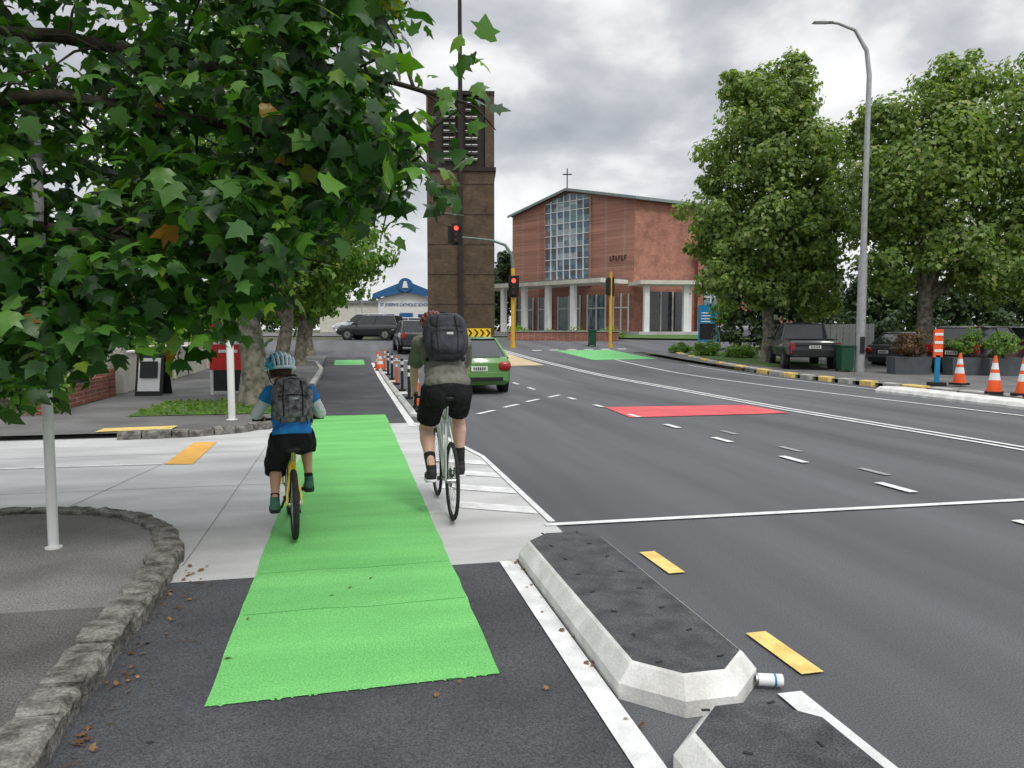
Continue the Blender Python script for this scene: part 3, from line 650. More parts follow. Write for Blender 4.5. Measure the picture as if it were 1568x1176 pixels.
for sg in (-1,1):
    b.add([(0,-.5,6.3),(sg*4.0,-.5,4.7),(sg*4.0,10,4.7),(0,10,6.3)],[(0,1,2,3)],mBluePaint)
    b.add([(0,-.5,6.3),(sg*4.0,-.5,4.7),(sg*4.0,-.5,4.1),(0,-.5,4.9)],[(0,1,2,3)],mBluePaint)
b.cyl((0,-.7,5.75),(0,.3,5.75),.85,mBluePaint,n=20); b.box((0,-.72,5.8),(.7,.1,.8),mWPaint,taper=.5)
b.box((0,-.1,1.3),(1.6,.1,2.2),mBluePaint)
for x in (-2.2,2.2): b.box((x,-.06,1.6),(1.5,.1,1.3),mBluePaint); b.box((x,-.12,1.6),(1.2,.06,1.05),mGlassD)
b.obj('roof_and_trim',parent=sc)
cu=bpy.data.curves.new('lettering','FONT'); cu.body="ST JOSEPH'S CATHOLIC SCHOOL"; cu.size=.5; cu.align_x='CENTER'; cu.materials.append(mBluePaint); cu.extrude=.02
to=bpy.data.objects.new('lettering',cu); scn.collection.objects.link(to); to.rotation_euler=(math.radians(90),0,0); to.location=(0,-.05,3.25); to.parent=sc; to.scale=(.85,1,1)
b=B(); b.box((0,0,1.9),(9,8,3.8),mCream); b.box((0,0,4),(9.6,8.6,.4),mRoof); b.obj('distant_building',(-21,104,1.3))
# ------------------------------------------------------------------ street furniture
def signal_head(b,c,lit=True):
    x,y,z=c
    b.box((x,y,z),(.62,.04,1.25),mBlack); b.box((x,y-.14,z),(.32,.26,1.0),mBlack)
    for i,(dz) in enumerate((.32,0,-.32)):
        m=mRedLamp if (i==0 and lit) else mLampOff
        b.cyl((x,y-.27,z+dz),(x,y-.30,z+dz),.125,m,n=18)
        pts=[(x+.14*math.cos(t),y-.33,z+dz+.14*math.sin(t)) for t in np.linspace(0,math.pi,9)]
        b.tube(pts,.02,mBlack,5)
def signal1():
    X,Y=.05,44.; z=gz(Y); e=empty('traffic_signal',(X,Y,z)); b=B()
    b.cyl((0,0,-.05),(0,0,4.6),.11,mPoleY,n=14); b.cyl((0,0,-.02),(0,0,.25),.17,mPoleY)
    b.tube([(0,0,4.6),(-.08,0,5.4),(-.45,0,5.95),(-1.2,0,6.2),(-2.2,0,6.32),(-3.1,0,6.4)],[.1,.095,.085,.07,.06,.05],mPoleG,10)
    signal_head(b,(-3.25,-.1,6.55)); signal_head(b,(.05,-.15,3.55)); b.obj('pole_and_heads',parent=e)
    b=B(); b.box((-3.62,.12,6.55),(.3,.3,1.0),mBlack); b.obj('rear_head',parent=e)
signal1()
def signal2():
    X,Y=5.75,44.; z=gz(Y); e=empty('traffic_signal',(X,Y,z)); b=B()
    b.cyl((0,0,-.05),(0,0,4.4),.085,mPoleY); b.cyl((0,0,0),(0,0,.2),.14,mPoleY)
    b.box((.05,.1,3.55),(.3,.28,1.1),mBlack); b.box((-.14,.0,3.55),(.24,.3,1.0),mBlack)
    for dz in (.3,0,-.3): b.cyl((-.26,0,3.55+dz),(-.3,0,3.55+dz),.11,mLampOff)
    b.obj('pole_and_head',parent=e)
signal2()
def pole(h,r,mat):
    b=B(); b.cyl((0,0,-.05),(0,0,h),r,mat,n=14); b.ell((0,0,h),(r,r,r*.5),mat,nu=12,nv=6,zmin=0); b.cyl((0,0,0),(0,0,.012),r*1.6,mat); b.cyl((0,0,h-.25),(0,0,h-.2),r*1.15,mSteel)
    return b
x,y=R(-2.09,5.88); pole(3.0,.035,mWPaint).obj('sign_post',(x,y,KH))
x,y=R(-1.99,13.7); pole(3.6,.06,mWPaint).obj('sign_post',(x,y,.09))
b=B(); b.cyl((0,0,-.1),(0,0,4.2),.165,mSteel,r1=.15); b.tube([(0,0,4.2),(0,0,10.5),(-.12,0,11.35),(-.55,0,12.05),(-1.15,0,12.28),(-1.5,0,12.32)],[.11,.085,.075,.06,.05,.05],mSteel,12)
b.box((-1.7,0,12.35),(.7,.26,.1),mSteel,taper=.7); b.box((-1.75,0,12.29),(.45,.18,.03),mWPaint); b.box((0,-.17,1.0),(.16,.03,.6),mBlack)
b.obj('street_lamp',(12.6,27.2,.1))
b=B(); b.cyl((0,0,0),(0,0,7),.06,mSteel); b.tube([(0,0,7),(-.3,0,7.5),(-1.2,0,7.6)],.04,mSteel); b.box((-1.4,0,7.6),(.5,.15,.08),mSteel); b.obj('street_lamp',(-17.5,88,1.3))
def cone(X,Y,h=.9,z=None):
    b=B(); b.box((0,0,.03),(h*.42,h*.42,.06),mBlack); k=h-.06
    def rr(t): return .165*(1-t)+.028*t
    lv=[0,.32,.52,.62,.80,1.]; mt=[mOrange,mWPaint,mOrange,mWPaint,mOrange]
    for i in range(5): b.cyl((0,0,.06+lv[i]*k),(0,0,.06+lv[i+1]*k),rr(lv[i]),mt[i],r1=rr(lv[i+1]),n=20)
    b.obj('traffic_cone',(X,Y,gz(Y)+(.14 if z is None else z)),random.uniform(0,60))
cone(12.3,20.6,.88); cone(11.4,17.7,.9); cone(11.75,17.2,.9)
for s in (31.,29.6): x,y=R(1.2,s); cone(x,y,.7,.0)
b=B(); b.box((0,0,.05),(.35,.35,.1),mBlack); b.box((0,0,.45),(.12,.05,.75),mBlueSign); b.box((0,0,1.15),(.24,.05,.75),mOrange)
for i in range(3): b.box((0,-.03,.95+i*.22),(.22,.012,.07),mWPaint)
b.obj('hazard_marker_post',(11.45,20.2,.14))
for i,s in enumerate((14.6,16.6,18.8,21,23.2,25.5,27.8)):
    x,y=R(1.3,s); b=B(); b.cyl((0,0,0),(0,0,.8),.035,mOrange if i%3==0 else mBlack); b.cyl((0,0,0),(0,0,.05),.09,mBlack)
    for z in (.5,.66): b.cyl((0,0,z),(0,0,z+.08),.0365,mWPaint)
    b.obj('flexible_bollard',(x,y,.13))
b=B(); b.box((0,0,1.05),(1.75,.05,.5),mHiVis)
for i in range(5):
    x0=-.68+i*.32
    for sg in (-1,1):
        za_,zb_=1.05,1.05+sg*.2
        b.add([(x0+.16,-.03,za_),(x0+.27,-.03,za_),(x0+.11,-.03,zb_),(x0,-.03,zb_)],[(0,1,2,3)],mBlack)
for x in (-.7,.7): b.cyl((x,.05,0),(x,.05,1.3),.03,mSteel)
b.obj('chevron_sign',(-2.0,40.,gz(40)))
b=B(); b.box((0,0,1.25),(1.15,.12,2.3),mBlueSign); b.box((0,-.065,.75),(1.0,.01,1.0),mBlack)
for i in range(4): b.box((-.12,-.075,1.9-i*.18),(.6,.01,.06),mWPaint)
b.obj('church_notice_board',(12.2,47,gz(47)+.05),bevel=.01)
def bin_(name,X,Y,z,m):
    b=B(); b.box((0,0,.5),(.42,.45,.85),m,taper=1.12); b.box((0,0,.97),(.52,.56,.07),m); b.box((0,.27,.93),(.44,.06,.06),m)
    for x in (-.2,.2): b.cyl((x-.03,.2,.1),(x+.03,.2,.1),.1,mBlack)
    b.obj(name,(X,Y,z),bevel=.015)
bin_('wheelie_bin',12.15,27.4,.1,mBinG); bin_('litter_bin',4.8,45,gz(45),mBinG)
x,y=R(-4.6,19.5); b=B(); 
for sg in (-1,1): b.box((0,sg*.22,.5),(.62,.04,1.05),mBlack,rx=sg*13); b.box((0,sg*.245,.5),(.5,.02,.8),mWPaint if sg<0 else mBlack,rx=sg*13)
b.box((0,-.265,.62),(.4,.012,.4),mBlack,rx=-13); b.obj('sandwich_board',(x,y,.085),5)
x,y=R(-2.8,19.); b=B(); b.box((0,0,1.15),(.9,.05,1.1),mRedSign)
for i,w in enumerate((.6,.7,.45)): b.box((0,-.03,1.45-i*.2),(w,.012,.07),mWPaint)
for xx in (-.42,.42): b.box((xx,.03,.85),(.06,.06,1.7),mWPaint)
b.box((0,0,.35),(.7,.1,.5),mBlack); b.obj('real_estate_sign',(x,y,.09))
b=B()
for i in range(9): b.box((-1.1+i*.28,0,.85),(.24,.04,1.7),mWPaint)
b.box((0,.05,.5),(2.5,.05,.1),mWPaint); b.box((0,.05,1.4),(2.5,.05,.1),mWPaint); b.obj('white_fence',(14.9,33.6,gz(33)+.05))
for i,(X,Y) in enumerate(((13.9,26.3),(15.6,25.8),(16.6,25.4))):
    b=B(); b.box((0,0,.3),(1.2,.6,.6),mPlanter,taper=1.08); b.obj('planter_box',(X,Y,gz(Y)+.1))
    shrub('planter_shrub',X,Y,.62,1.0,1500,mLeafRu if i==0 else mLeafM,80+i,.09,z0=gz(Y)+.6)
# ------------------------------------------------------------------ vehicles
def car(name,X,Y,hd,kind,col,z=None):
    pm=M('paint_'+name+str(len(bpy.data.materials)),col,tuple(c*.9 for c in col),.3,2,spec=.5,coat=.6)
    e=empty(name,(X,Y,gz(Y) if z is None else z),hd); b=B()
    if kind=='ute':
        st=[(-2.65,.55,1.05,.86),(-2.6,.5,1.12,.93),(-1.5,.45,1.15,.95),(0,.42,1.15,.95),(1.3,.42,1.13,.94),(2.2,.45,1.05,.92),(2.55,.5,.95,.86),(2.6,.6,.85,.8)]
        gh=(-.75,1.45,-.62,.62,1.13,1.80,.86,.72); wr=.39; wy=(-1.55,1.6)
    elif kind=='suv':
        st=[(-2.3,.4,.95,.82),(-2.22,.3,1.03,.9),(-1.2,.27,1.06,.93),(0,.25,1.05,.93),(1.2,.27,1.04,.92),(2.0,.3,.92,.88),(2.28,.42,.75,.8)]
        gh=(-2.15,1.15,-1.9,.35,1.04,1.68,.84,.70); wr=.36; wy=(-1.35,1.38)
    else:
        st=[(-2.15,.36,.80,.76),(-2.08,.24,.93,.83),(-1.6,.2,.98,.86),(0,.18,.94,.87),(1.1,.2,.91,.86),(1.8,.22,.80,.83),(2.12,.32,.6,.72)]
        gh=(-1.85,1.05,-1.25,.15,.93,1.46,.79,.58); wr=.31; wy=(-1.28,1.32)
    vs=[];fs=[];n=10
    for (y,zb,zt,w) in st:
        vs+= [(w*.8,y,zb),(w*.97,y,zb+.1),(w,y,zb+(zt-zb)*.55),(w*.98,y,zt-.1),(w*.88,y,zt),(-w*.88,y,zt),(-w*.98,y,zt-.1),(-w,y,zb+(zt-zb)*.55),(-w*.97,y,zb+.1),(-w*.8,y,zb)]
    for i in range(len(st)-1):
        for k in range(n): fs.append((i*n+k,i*n+n+k,i*n+n+(k+1)%n,i*n+(k+1)%n))
    b.add(vs,fs,pm,True); b.add(vs[:n],[tuple(range(n))],pm); b.add(vs[-n:],[tuple(range(n))[::-1]],pm)
    y0,y1,q0,q1,zb,zt,wb,wt=gh; zm=zt-.05
    base=[(-wb,y0,zb-.02),(wb,y0,zb-.02),(wb,y1,zb-.02),(-wb,y1,zb-.02)]; top=[(-wt,q0,zm),(wt,q0,zm),(wt,q1,zm),(-wt,q1,zm)]
    b.add(base+top,[(0,1,5,4),(1,2,6,5),(2,3,7,6),(3,0,4,7)],mGlassD)
    b.add([(x*1.04,y+(.05 if y>q0 else -.05),zm) for x,y,_ in top]+[(x*.88,y*.86,zt) for x,y,_ in top],[(4,5,6,7),(0,1,5,4),(1,2,6,5),(2,3,7,6),(3,0,4,7),(3,2,1,0)],pm,True)
    for i in range(4): b.tube([base[i],top[i]],[.045,.035],pm,6)
    for sx in (0,1):
        ym=(y0+y1)/2; qm=(q0+q1)/2+.1; b.tube([((2*sx-1)*wb,ym,zb),((2*sx-1)*wt,qm,zm)],.035,pm,6)
        b.ell(((2*sx-1)*(wb+.17),y1-.35,zb+.08),(.12,.07,.08),pm,.6,nu=10,nv=6)
    hw=st[2][3]
    for wy_ in wy:
        for sg in (-1,1):
            b.cyl((sg*(hw-.15),wy_,wr),(sg*(hw+.012),wy_,wr),wr+.06,mBlack,n=22); b.cyl((sg*(hw-.2),wy_,wr),(sg*(hw+.03),wy_,wr),wr,mRubber,n=24); b.cyl((sg*(hw+.02),wy_,wr),(sg*(hw+.04),wy_,wr),wr*.62,mChrome,n=16)
            b.cyl((sg*(hw+.03),wy_,wr),(sg*(hw+.048),wy_,wr),wr*.15,mBlack,n=10)
            for k in range(5):
                t=2*math.pi*k/5; b.box((sg*(hw+.043),wy_+wr*.4*math.cos(t),wr+wr*.4*math.sin(t)),(.01,wr*.14,wr*.14),mBlack)
    yr,zbr,ztr,wr_=st[0]; yb=st[0][0]
    b.box((0,yb-.03,zbr+.1),(wr_*1.9,.14,.22),mBlack if kind=='ute' else pm)
    b.box((0,yb-.01,(zbr+ztr)/2+.08),(.42,.05,.13),mPlate)
    for k in range(6): b.box((-.14+k*.056,yb-.038,(zbr+ztr)/2+.08),(.03,.01,.08),mBlack)
    for sg in (-1,1):
        if kind=='ute': b.box((sg*(wr_-.05),yb-.01,ztr-.22),(.13,.09,.4),mTail)
        elif kind=='suv': b.box((sg*(wr_-.06),yb+.0,ztr-.05),(.2,.1,.28),mTail)
        else:
            b.ell((sg*(wr_-.10),yb+.04,ztr-.08),(.17,.11,.12),mTail,.7,nu=14,nv=8)
        b.ell((sg*(st[-1][3]-.12),st[-1][0]-.03,st[-1][2]-.1),(.16,.1,.08),mWPaint,.7,nu=12,nv=8)
    b.box((0,st[-1][0]+.0,st[-1][1]+.12),(st[-1][3]*1.2,.06,.16),mBlack)
    if kind=='ute':
        b.box((0,-1.75,1.165),(1.6,1.55,.03),mBlack); b.box((0,yb-.02,.95),(1.35,.03,.05),mBlack)
    if kind=='sedan':
        b.box((0,yb+.09,.955),(1.1,.05,.02),mBlack); b.box((0,-1.05,1.44),(.04,.04,.03),mBlack); b.box((0,yb-.02,.55),(1.3,.04,.03),mBlack)
        b.box((0,yb-.03,.40),(1.2,.15,.10),mBlack)
    b.obj('body',parent=e,bevel=.012)
    return e
x,y=R(3.25,20.95); car('green_car',x,y,HEAD,'sedan',(.11,.28,.065))
car('pickup_truck',11.75,30.6,-10,'ute',(.035,.038,.045),.13)
car('parked_car',17.2,27.5,-55,'suv',(.06,.012,.015),.1); car('parked_car',16.9,31.5,-60,'sedan',(.05,.055,.07),.1)
car('parked_car',20.5,29.5,-50,'suv',(.03,.03,.035),.1)
car('black_car',-9.7,52,78,'suv',(.012,.012,.014)); car('silver_car',-7.9,55,88,'sedan',(.4,.42,.44)); car('dark_car',-5.4,41,14,'suv',(.02,.02,.022)); car('white_van',-11.8,60,80,'suv',(.5,.52,.54))
car('parked_car',15.2,50,70,'suv',(.25,.26,.27))
# ------------------------------------------------------------------ bicycles
def bicycle(name,loc,hd,Rw,wb,BBp,seat,bar,fm,drop,tw=.016):
    e=empty(name,loc,hd); b=B()
    for y in (0,wb):
        b.torus((0,y,Rw),Rw-tw,tw,mRubber,n=48); b.torus((0,y,Rw),Rw-2*tw-.008,.011,mBlack if drop else mChrome,n=40,m=6)
        b.cyl((-.045,y,Rw),(.045,y,Rw),.02,mChrome,n=10)
        for k in range(24):
            t=2*math.pi*k/24; b.cyl(((-1)**k*.03,y,Rw),(0,y+(Rw-.035)*math.cos(t),Rw+(Rw-.035)*math.sin(t)),.0013,mChrome,n=3)
    b.obj('wheels',parent=e)
    b=B(); bb=Vector(BBp); st=Vector(seat); hb=Vector((0,bar[1]-.05,bar[2]-.08)); sc_=(Vector((0,wb,Rw))-hb); hl=hb+sc_*.2
    stt=bb.lerp(st,.74)
    b.tube([bb,stt],.017,fm,10); b.tube([stt,st-Vector((0,0,.03))],.013,mChrome,8); b.tube([stt-Vector((0,0,.03)),hb],.016,fm,10); b.tube([bb,hl],.02,fm,10)
    b.tube([hb+Vector((0,0,.03)),hl-Vector((0,0,.02))],.022,fm,10)
    for sg in (-1,1):
        b.tube([bb+Vector((sg*.03,0,0)),(sg*.055,0,Rw)],.009,fm,8); b.tube([stt+Vector((sg*.012,0,-.02)),(sg*.052,.01,Rw*1.3),(sg*.055,0,Rw)],.009,fm,8)
        b.tube([hl+Vector((sg*.02,0,0)),hl.lerp(Vector((0,wb,Rw)),.2)+Vector((sg*.05,0,0)),(sg*.052,wb,Rw)],[.014,.014,.009],fm,8)
    b.box(tuple(hl.lerp(Vector((0,wb,Rw)),.1)),(.1,.04,.04),fm); b.obj('frame',parent=e)
    b=B(); b.ell((0,st.y-.05,st.z),(.075,.09,.028),mBlack,.8); b.ell((0,st.y+.08,st.z-.002),(.03,.12,.022),mBlack,.9)
    b.tube([(-.03,st.y-.08,st.z-.03),(-.03,st.y+.12,st.z-.03)],.004,mChrome,5); b.tube([(.03,st.y-.08,st.z-.03),(.03,st.y+.12,st.z-.03)],.004,mChrome,5)
    b.obj('saddle',parent=e)
    b=B(); w,by,bz=bar
    b.tube([hb,(0,by-.02,bz-.02)],.014,mBlack,8)
    if drop:
        b.tube([(-w,by-.0,bz),(w,by,bz)],.013,mBlack,8)
        for sg in (-1,1): b.tube([(sg*w,by,bz),(sg*w,by+.09,bz),(sg*w,by+.12,bz-.05),(sg*w,by+.08,bz-.13),(sg*w,by-.03,bz-.14)],.0145,mBlack,8); b.tube([(sg*w,by+.04,bz+.01),(sg*w,by+.13,bz+.02),(sg*w,by+.15,bz+.06)],[.018,.018,.012],mBlack,8); b.tube([(sg*w,by+.14,bz+.03),(sg*w,by+.17,bz-.06)],.006,mChrome,5)
    else:
        b.tube([(-w-.06,by-.05,bz),(-w*.4,by-.01,bz-.01),(0,by-.02,bz-.02),(w*.4,by-.01,bz-.01),(w+.06,by-.05,bz)],.012,mBlack,8)
        for sg in (-1,1): b.tube([(sg*(w-.05),by-.04,bz),(sg*(w+.065),by-.052,bz)],.017,mBlack,8); b.tube([(sg*(w-.08),by,bz),(sg*(w+.03),by+.04,bz-.02)],.005,mBlack,5)
    b.obj('handlebar',parent=e)
    return e
def drivetrain(e,BBp,Rw,pl,pr):
    b=B(); y,z=BBp[1],BBp[2]; b.torus((.05,y,z),.085,.006,mBlack,n=28,m=5)
    for k in range(5):
        t=k*1.257; b.cyl((.05,y,z),(.05,y+.083*math.cos(t),z+.083*math.sin(t)),.006,mBlack,n=4)
    b.cyl((-.07,y,z),(.07,y,z),.02,mBlack); b.cyl((.055,y,z),(pr[0]-.05,pr[1],pr[2]),.011,mBlack,n=8); b.cyl((-.055,y,z),(pl[0]+.05,pl[1],pl[2]),.011,mBlack,n=8)
    for p in (pl,pr): b.box(p,(.09,.07,.02),mBlack)
    b.tube([(.05,y,z+.085),(.045,0,Rw+.04)],.004,mBlack,4); b.tube([(.05,y,z-.085),(.045,.02,Rw-.08),(.045,0,Rw-.04)],.004,mBlack,4)
    b.torus((.045,0,Rw),.04,.008,mChrome,n=18,m=5); b.obj('drivetrain',parent=e)
# ------------------------------------------------------------------ people
class Blob(B):
    def cap(s,p0,p1,r0,r1,n=18):
        p0=Vector(p0);p1=Vector(p1);d=(p1-p0).normalized(); pts=[];rad=[]
        for k in range(5): t=math.pi/2*(k/4); pts.append(p0-d*(r0*math.cos(t)*.999)); rad.append(max(.0008,r0*math.sin(t)))
        for k in range(1,5): t=math.pi/2*(k/4); pts.append(p1+d*(r1*math.sin(t))); rad.append(max(.0008,r1*math.cos(t)))
        pts.insert(5,p1); rad.insert(5,r1)
        s.tube(pts,rad,s.mt,n)
    def frus(s,p0,p1,r0,r1,n=20): s.tube([p0,p1],[r0,r1],s.mt,n)
    def e(s,c,r,rx=0,rz=0,ex=1.): s.ell(c,r,s.mt,ex,rx,rz,20,14)
    def done(s,name,parent,vox,sm=3):
        o=s.obj(name,parent=parent); m=o.modifiers.new('Remesh','REMESH'); m.mode='VOXEL'; m.voxel_size=vox; m.use_smooth_shade=True
        if sm: k=o.modifiers.new('Smooth','SMOOTH'); k.factor=.5; k.iterations=sm
        return o
def mk(mt): b=Blob(); b.mt=mt; return b
def ik(a,c,l1,l2,pole):
    a=Vector(a);c=Vector(c);d=c-a;L=min(d.length,(l1+l2)*.999); u=d.normalized(); x=(l1*l1-l2*l2+L*L)/(2*L); h=math.sqrt(max(0,l1*l1-x*x))
    p=Vector(pole); p=(p-u*p.dot(u)).normalized(); return a+u*x+p*h
def hand(bl,wrist,g,a,o,S=1.):
    a=Vector(a).normalized();o=Vector(o).normalized(); g=Vector(g); wr=Vector(wrist); up=a.cross(o); 
    if up.z<0: up=-up
    pc=g+up*.030*S
    bl.cap(wr,wr.lerp(pc,.5),.024*S,.026*S)
    for k in range(4): bl.cap(wr.lerp(pc,.3)+a*(k-1.5)*.012*S,pc+a*((k-1.5)*.022*S)+o*.016*S,.016*S,.0125*S,12)
    rad=.030*S
    for k,endphi in enumerate((-95,-115,-105,-75)):
        off=a*((k-1.5)*.022*S); P=[]
        for ph in (75,25,-30,endphi):
            t=math.radians(ph); P.append(g+off+o*math.cos(t)*rad+up*math.sin(t)*rad)
        for p,q,r0,r1 in zip(P[:-1],P[1:],(.0098,.009,.0085),(.009,.0085,.0075)): bl.cap(p,q,r0*S,r1*S,10)
    base=pc+a*(.030*S)-o*.014*S; P=[base]
    for ph in (150,205,245):
        t=math.radians(ph); P.append(g+a*.042*S+o*math.cos(t)*rad+up*math.sin(t)*rad)
    for p,q,r0,r1 in zip(P[:-1],P[1:],(.013,.0105,.009),(.0105,.009,.008)): bl.cap(p,q,r0*S,r1*S,10)
def shoe(name,e,ank,S,mt,pitch=-8):
    b=mk(mt); x,y,z=ank; b.e((x,y+.07*S,z-.085*S),(.047*S,.135*S,.036*S),pitch,0,.8); b.e((x,y-.005*S,z-.05*S),(.043*S,.06*S,.05*S),0,0,.8); b.frus((x,y-.01,z-.06*S),(x,y-.012,z+.02*S),.044*S,.041*S)
    b.done(name,e,.006,2)
    s_=B(); s_.ell((x,y+.062*S,z-.118*S),(.049*S,.145*S,.014*S),mBlack if mt!=mShoeB else mWPaint,.6,pitch); s_.obj(name+'_sole',parent=e)
def head(e,c,S,turn=0,look=-12,helm=mHelR):
    T=Matrix.Translation(c)@Matrix.Rotation(math.radians(turn),4,'Z')@Matrix.Rotation(math.radians(look),4,'X')@Matrix.Scale(S,4)
    b=B(); b.T=T
    for sg in (-1,1):
        b.ell((sg*.031,.088,.005),(.012,.008,.009),mWPaint,nu=10,nv=6); b.ell((sg*.031,.095,.005),(.006,.004,.006),mBlack,nu=8,nv=5); b.ell((sg*.031,.09,.022),(.018,.006,.004),mHair,nu=8,nv=5)
    b.ell((0,.09,-.052),(.024,.006,.006),mTail,nu=10,nv=5); b.obj('face_details',parent=e)
    b=B(); b.T=T; b.ell((0,-.012,.012),(.083,.102,.118),mHair,zmin=-.42); b.obj('hair',parent=e)
    b=B(); b.T=T
    b.ell((0,0,.035),(.098,.125,.112),mBlack,zmin=-.05)
    for k in range(-3,4):
        x0=k*.028; pts=[]
        for t in np.linspace(.02,math.pi-.02,13):
            q=math.sqrt(max(.02,1-(x0/.104)**2)); pts.append((x0*(1+.12*math.sin(t)),.133*q*math.cos(t),.035+.118*q*math.sin(t)))
        b.tube(pts,[.008]+[.0132]*11+[.008],helm,8)
    pts=[(.102*math.cos(t),.13*math.sin(t),.035) for t in np.linspace(0,2*math.pi,28)[:-1]]; b.tube(pts,.015,helm,8,True)
    for yy in (-.08,-.02,.05):
        pts=[(.100*math.sqrt(1-(yy/.135)**2)*math.cos(t),yy,.035+.115*math.sqrt(1-(yy/.135)**2)*math.sin(t)) for t in np.linspace(0,math.pi,11)]; b.tube(pts,.013,helm,6)
    for sg in (-1,1): b.tube([(sg*.09,.03,.03),(sg*.07,.03,-.06),(sg*.02,.05,-.12)],.004,mBlack,5)
    b.obj('helmet',parent=e)
def skull(bl,c,S,turn,look):
    T0=bl.T; bl.T=Matrix.Translation(c)@Matrix.Rotation(math.radians(turn),4,'Z')@Matrix.Rotation(math.radians(look),4,'X')@Matrix.Scale(S,4)
    bl.e((0,-.005,.02),(.076,.095,.10)); bl.e((0,.03,-.045),(.056,.062,.065)); bl.e((0,.1,-.018),(.013,.02,.022)); bl.e((0,.085,-.085),(.025,.02,.018))
    for sg in (-1,1): bl.e((sg*.08,-.005,-.01),(.012,.02,.032))
    bl.T=T0
def backpack(e,c,w,d,h,tilt,mt):
    b=B(); b.T=Matrix.Translation(c)@Matrix.Rotation(math.radians(tilt),4,'X')
    b.ell((0,0,0),(w/2,d/2,h/2),mt,.62,nu=32,nv=20); b.ell((0,-d*.40,-h*.13),(w*.38,d*.25,h*.28),mt,.6,nu=28,nv=14); b.ell((0,-d*.32,h*.26),(w*.38,d*.26,h*.15),mt,.65,nu=24,nv=12)
    b.tube([(-w*.36,-d*.58,h*.03),(0,-d*.65,h*.06),(w*.36,-d*.58,h*.03)],.005,mBlack,6)
    b.tube([(-w*.46,-d*.15,-h*.2),(-w*.42,-d*.3,h*.2),(-w*.22,-d*.38,h*.40),(0,-d*.4,h*.43),(w*.22,-d*.38,h*.4),(w*.42,-d*.3,h*.2),(w*.46,-d*.15,-h*.2)],.005,mBlack,6)
    b.tube([(-.04,d*.1,h*.48),(-.03,d*.08,h*.56),(.03,d*.08,h*.56),(.04,d*.1,h*.48)],.008,mBlack,6)
    b.box((w*.05,-d*.645,-h*.02),(w*.14,.008,h*.04),mSteel)
    for sg in (-1,1):
        b.tube([(sg*w*.32,d*.35,h*.42),(sg*w*.36,d*.75,h*.50),(sg*w*.40,d*1.5,h*.30),(sg*w*.45,d*1.75,-.02),(sg*w*.46,d*1.1,-h*.34),(sg*w*.42,d*.35,-h*.42)],.017,mBlack,8)
        b.tube([(sg*w*.47,-d*.1,h*.15),(sg*w*.50,-d*.12,-h*.1)],.008,mBlack,6); b.tube([(sg*w*.3,-d*.55,-h*.42),(sg*w*.33,-d*.45,-h*.56)],.006,mBlack,5)
        b.tube([(sg*w*.2,-d*.6,h*.36),(sg*w*.24,-d*.66,h*.0),(sg*w*.22,-d*.62,-h*.38)],.006,mBlack,5)
    o=b.obj('backpack',parent=e)
    tx=bpy.data.textures.new('fabric_folds','CLOUDS'); tx.noise_scale=.09
    dm=o.modifiers.new('Folds','DISPLACE'); dm.texture=tx; dm.strength=.026; dm.mid_level=.5; dm.texture_coords='LOCAL'
folds=bpy.data.textures.new('cloth_folds','CLOUDS'); folds.noise_scale=.075
def fold(o,s=.02):
    dm=o.modifiers.new('Folds','DISPLACE'); dm.texture=folds; dm.strength=s; dm.mid_level=.45; dm.texture_coords='LOCAL'
# ---- adult
aloc=(*R(.86,6.37),.008); AH=HEAD+1
BBp=(0,.43,.285)
bk=bicycle('bicycle',aloc,AH,.34,1.0,BBp,(0,.23,1.045),(.20,.95,.99),mFrameW,True)
pl=(-.155,.262,.30); pr=(.155,.598,.27); drivetrain(bk,BBp,.34,pl,pr)
ad=empty('adult_cyclist',aloc,AH)
hipL,hipR=Vector((-.105,.27,1.11)),Vector((.105,.27,1.11)); anL=Vector((-.155,.19,.435)); anR=Vector((.155,.525,.40))
knL=ik(hipL,anL,.445,.43,(-.12,1,0)); knR=ik(hipR,anR,.445,.43,(.12,1,0))
shL,shR=Vector((-.20,.56,1.52)),Vector((.20,.56,1.52)); gL,gR=Vector((-.20,1.03,1.01)),Vector((.20,1.03,1.01)); wL,wR=gL+Vector((-.02,-.075,.05)),gR+Vector((.02,-.075,.05))
elL=ik(shL,wL,.32,.29,(-.9,0,-.6)); elR=ik(shR,wR,.32,.29,(.9,0,-.6)); hc=(-.06,.76,1.655)
b=mk(mSkin); skull(b,hc,1.04,6,-12); b.cap((0,.585,1.54),(-.04,.71,1.63),.058,.055)
b.cap((0,.28,1.10),(0,.42,1.27),.12,.12); b.cap((0,.42,1.27),(0,.56,1.49),.12,.11); b.cap(shL,shR,.06,.06)
for h_,k_,a_ in ((hipL,knL,anL),(hipR,knR,anR)):
    b.cap(h_,k_,.092,.064); m_=k_.lerp(a_,.28)+Vector((0,-.024,0)); b.cap(k_,m_,.059,.069); b.cap(m_,k_.lerp(a_,.62)+Vector((0,-.008,0)),.069,.05); b.cap(k_.lerp(a_,.6),a_,.05,.037)
    b.cap(a_,a_+Vector((0,.12,-.07)),.034,.03)
for s_,e_,w_,g_,o_ in ((shL,elL,wL,gL,(-1,0,0)),(shR,elR,wR,gR,(1,0,0))):
    b.cap(s_,s_.lerp(e_,.5),.055,.051); b.cap(s_.lerp(e_,.5),e_,.051,.042); b.cap(e_,e_.lerp(w_,.35),.042,.044); b.cap(e_.lerp(w_,.35),w_,.044,.027); hand(b,w_,g_,(0,1,0),o_)
b.done('body',ad,.005,2)
b=mk(mShirt)
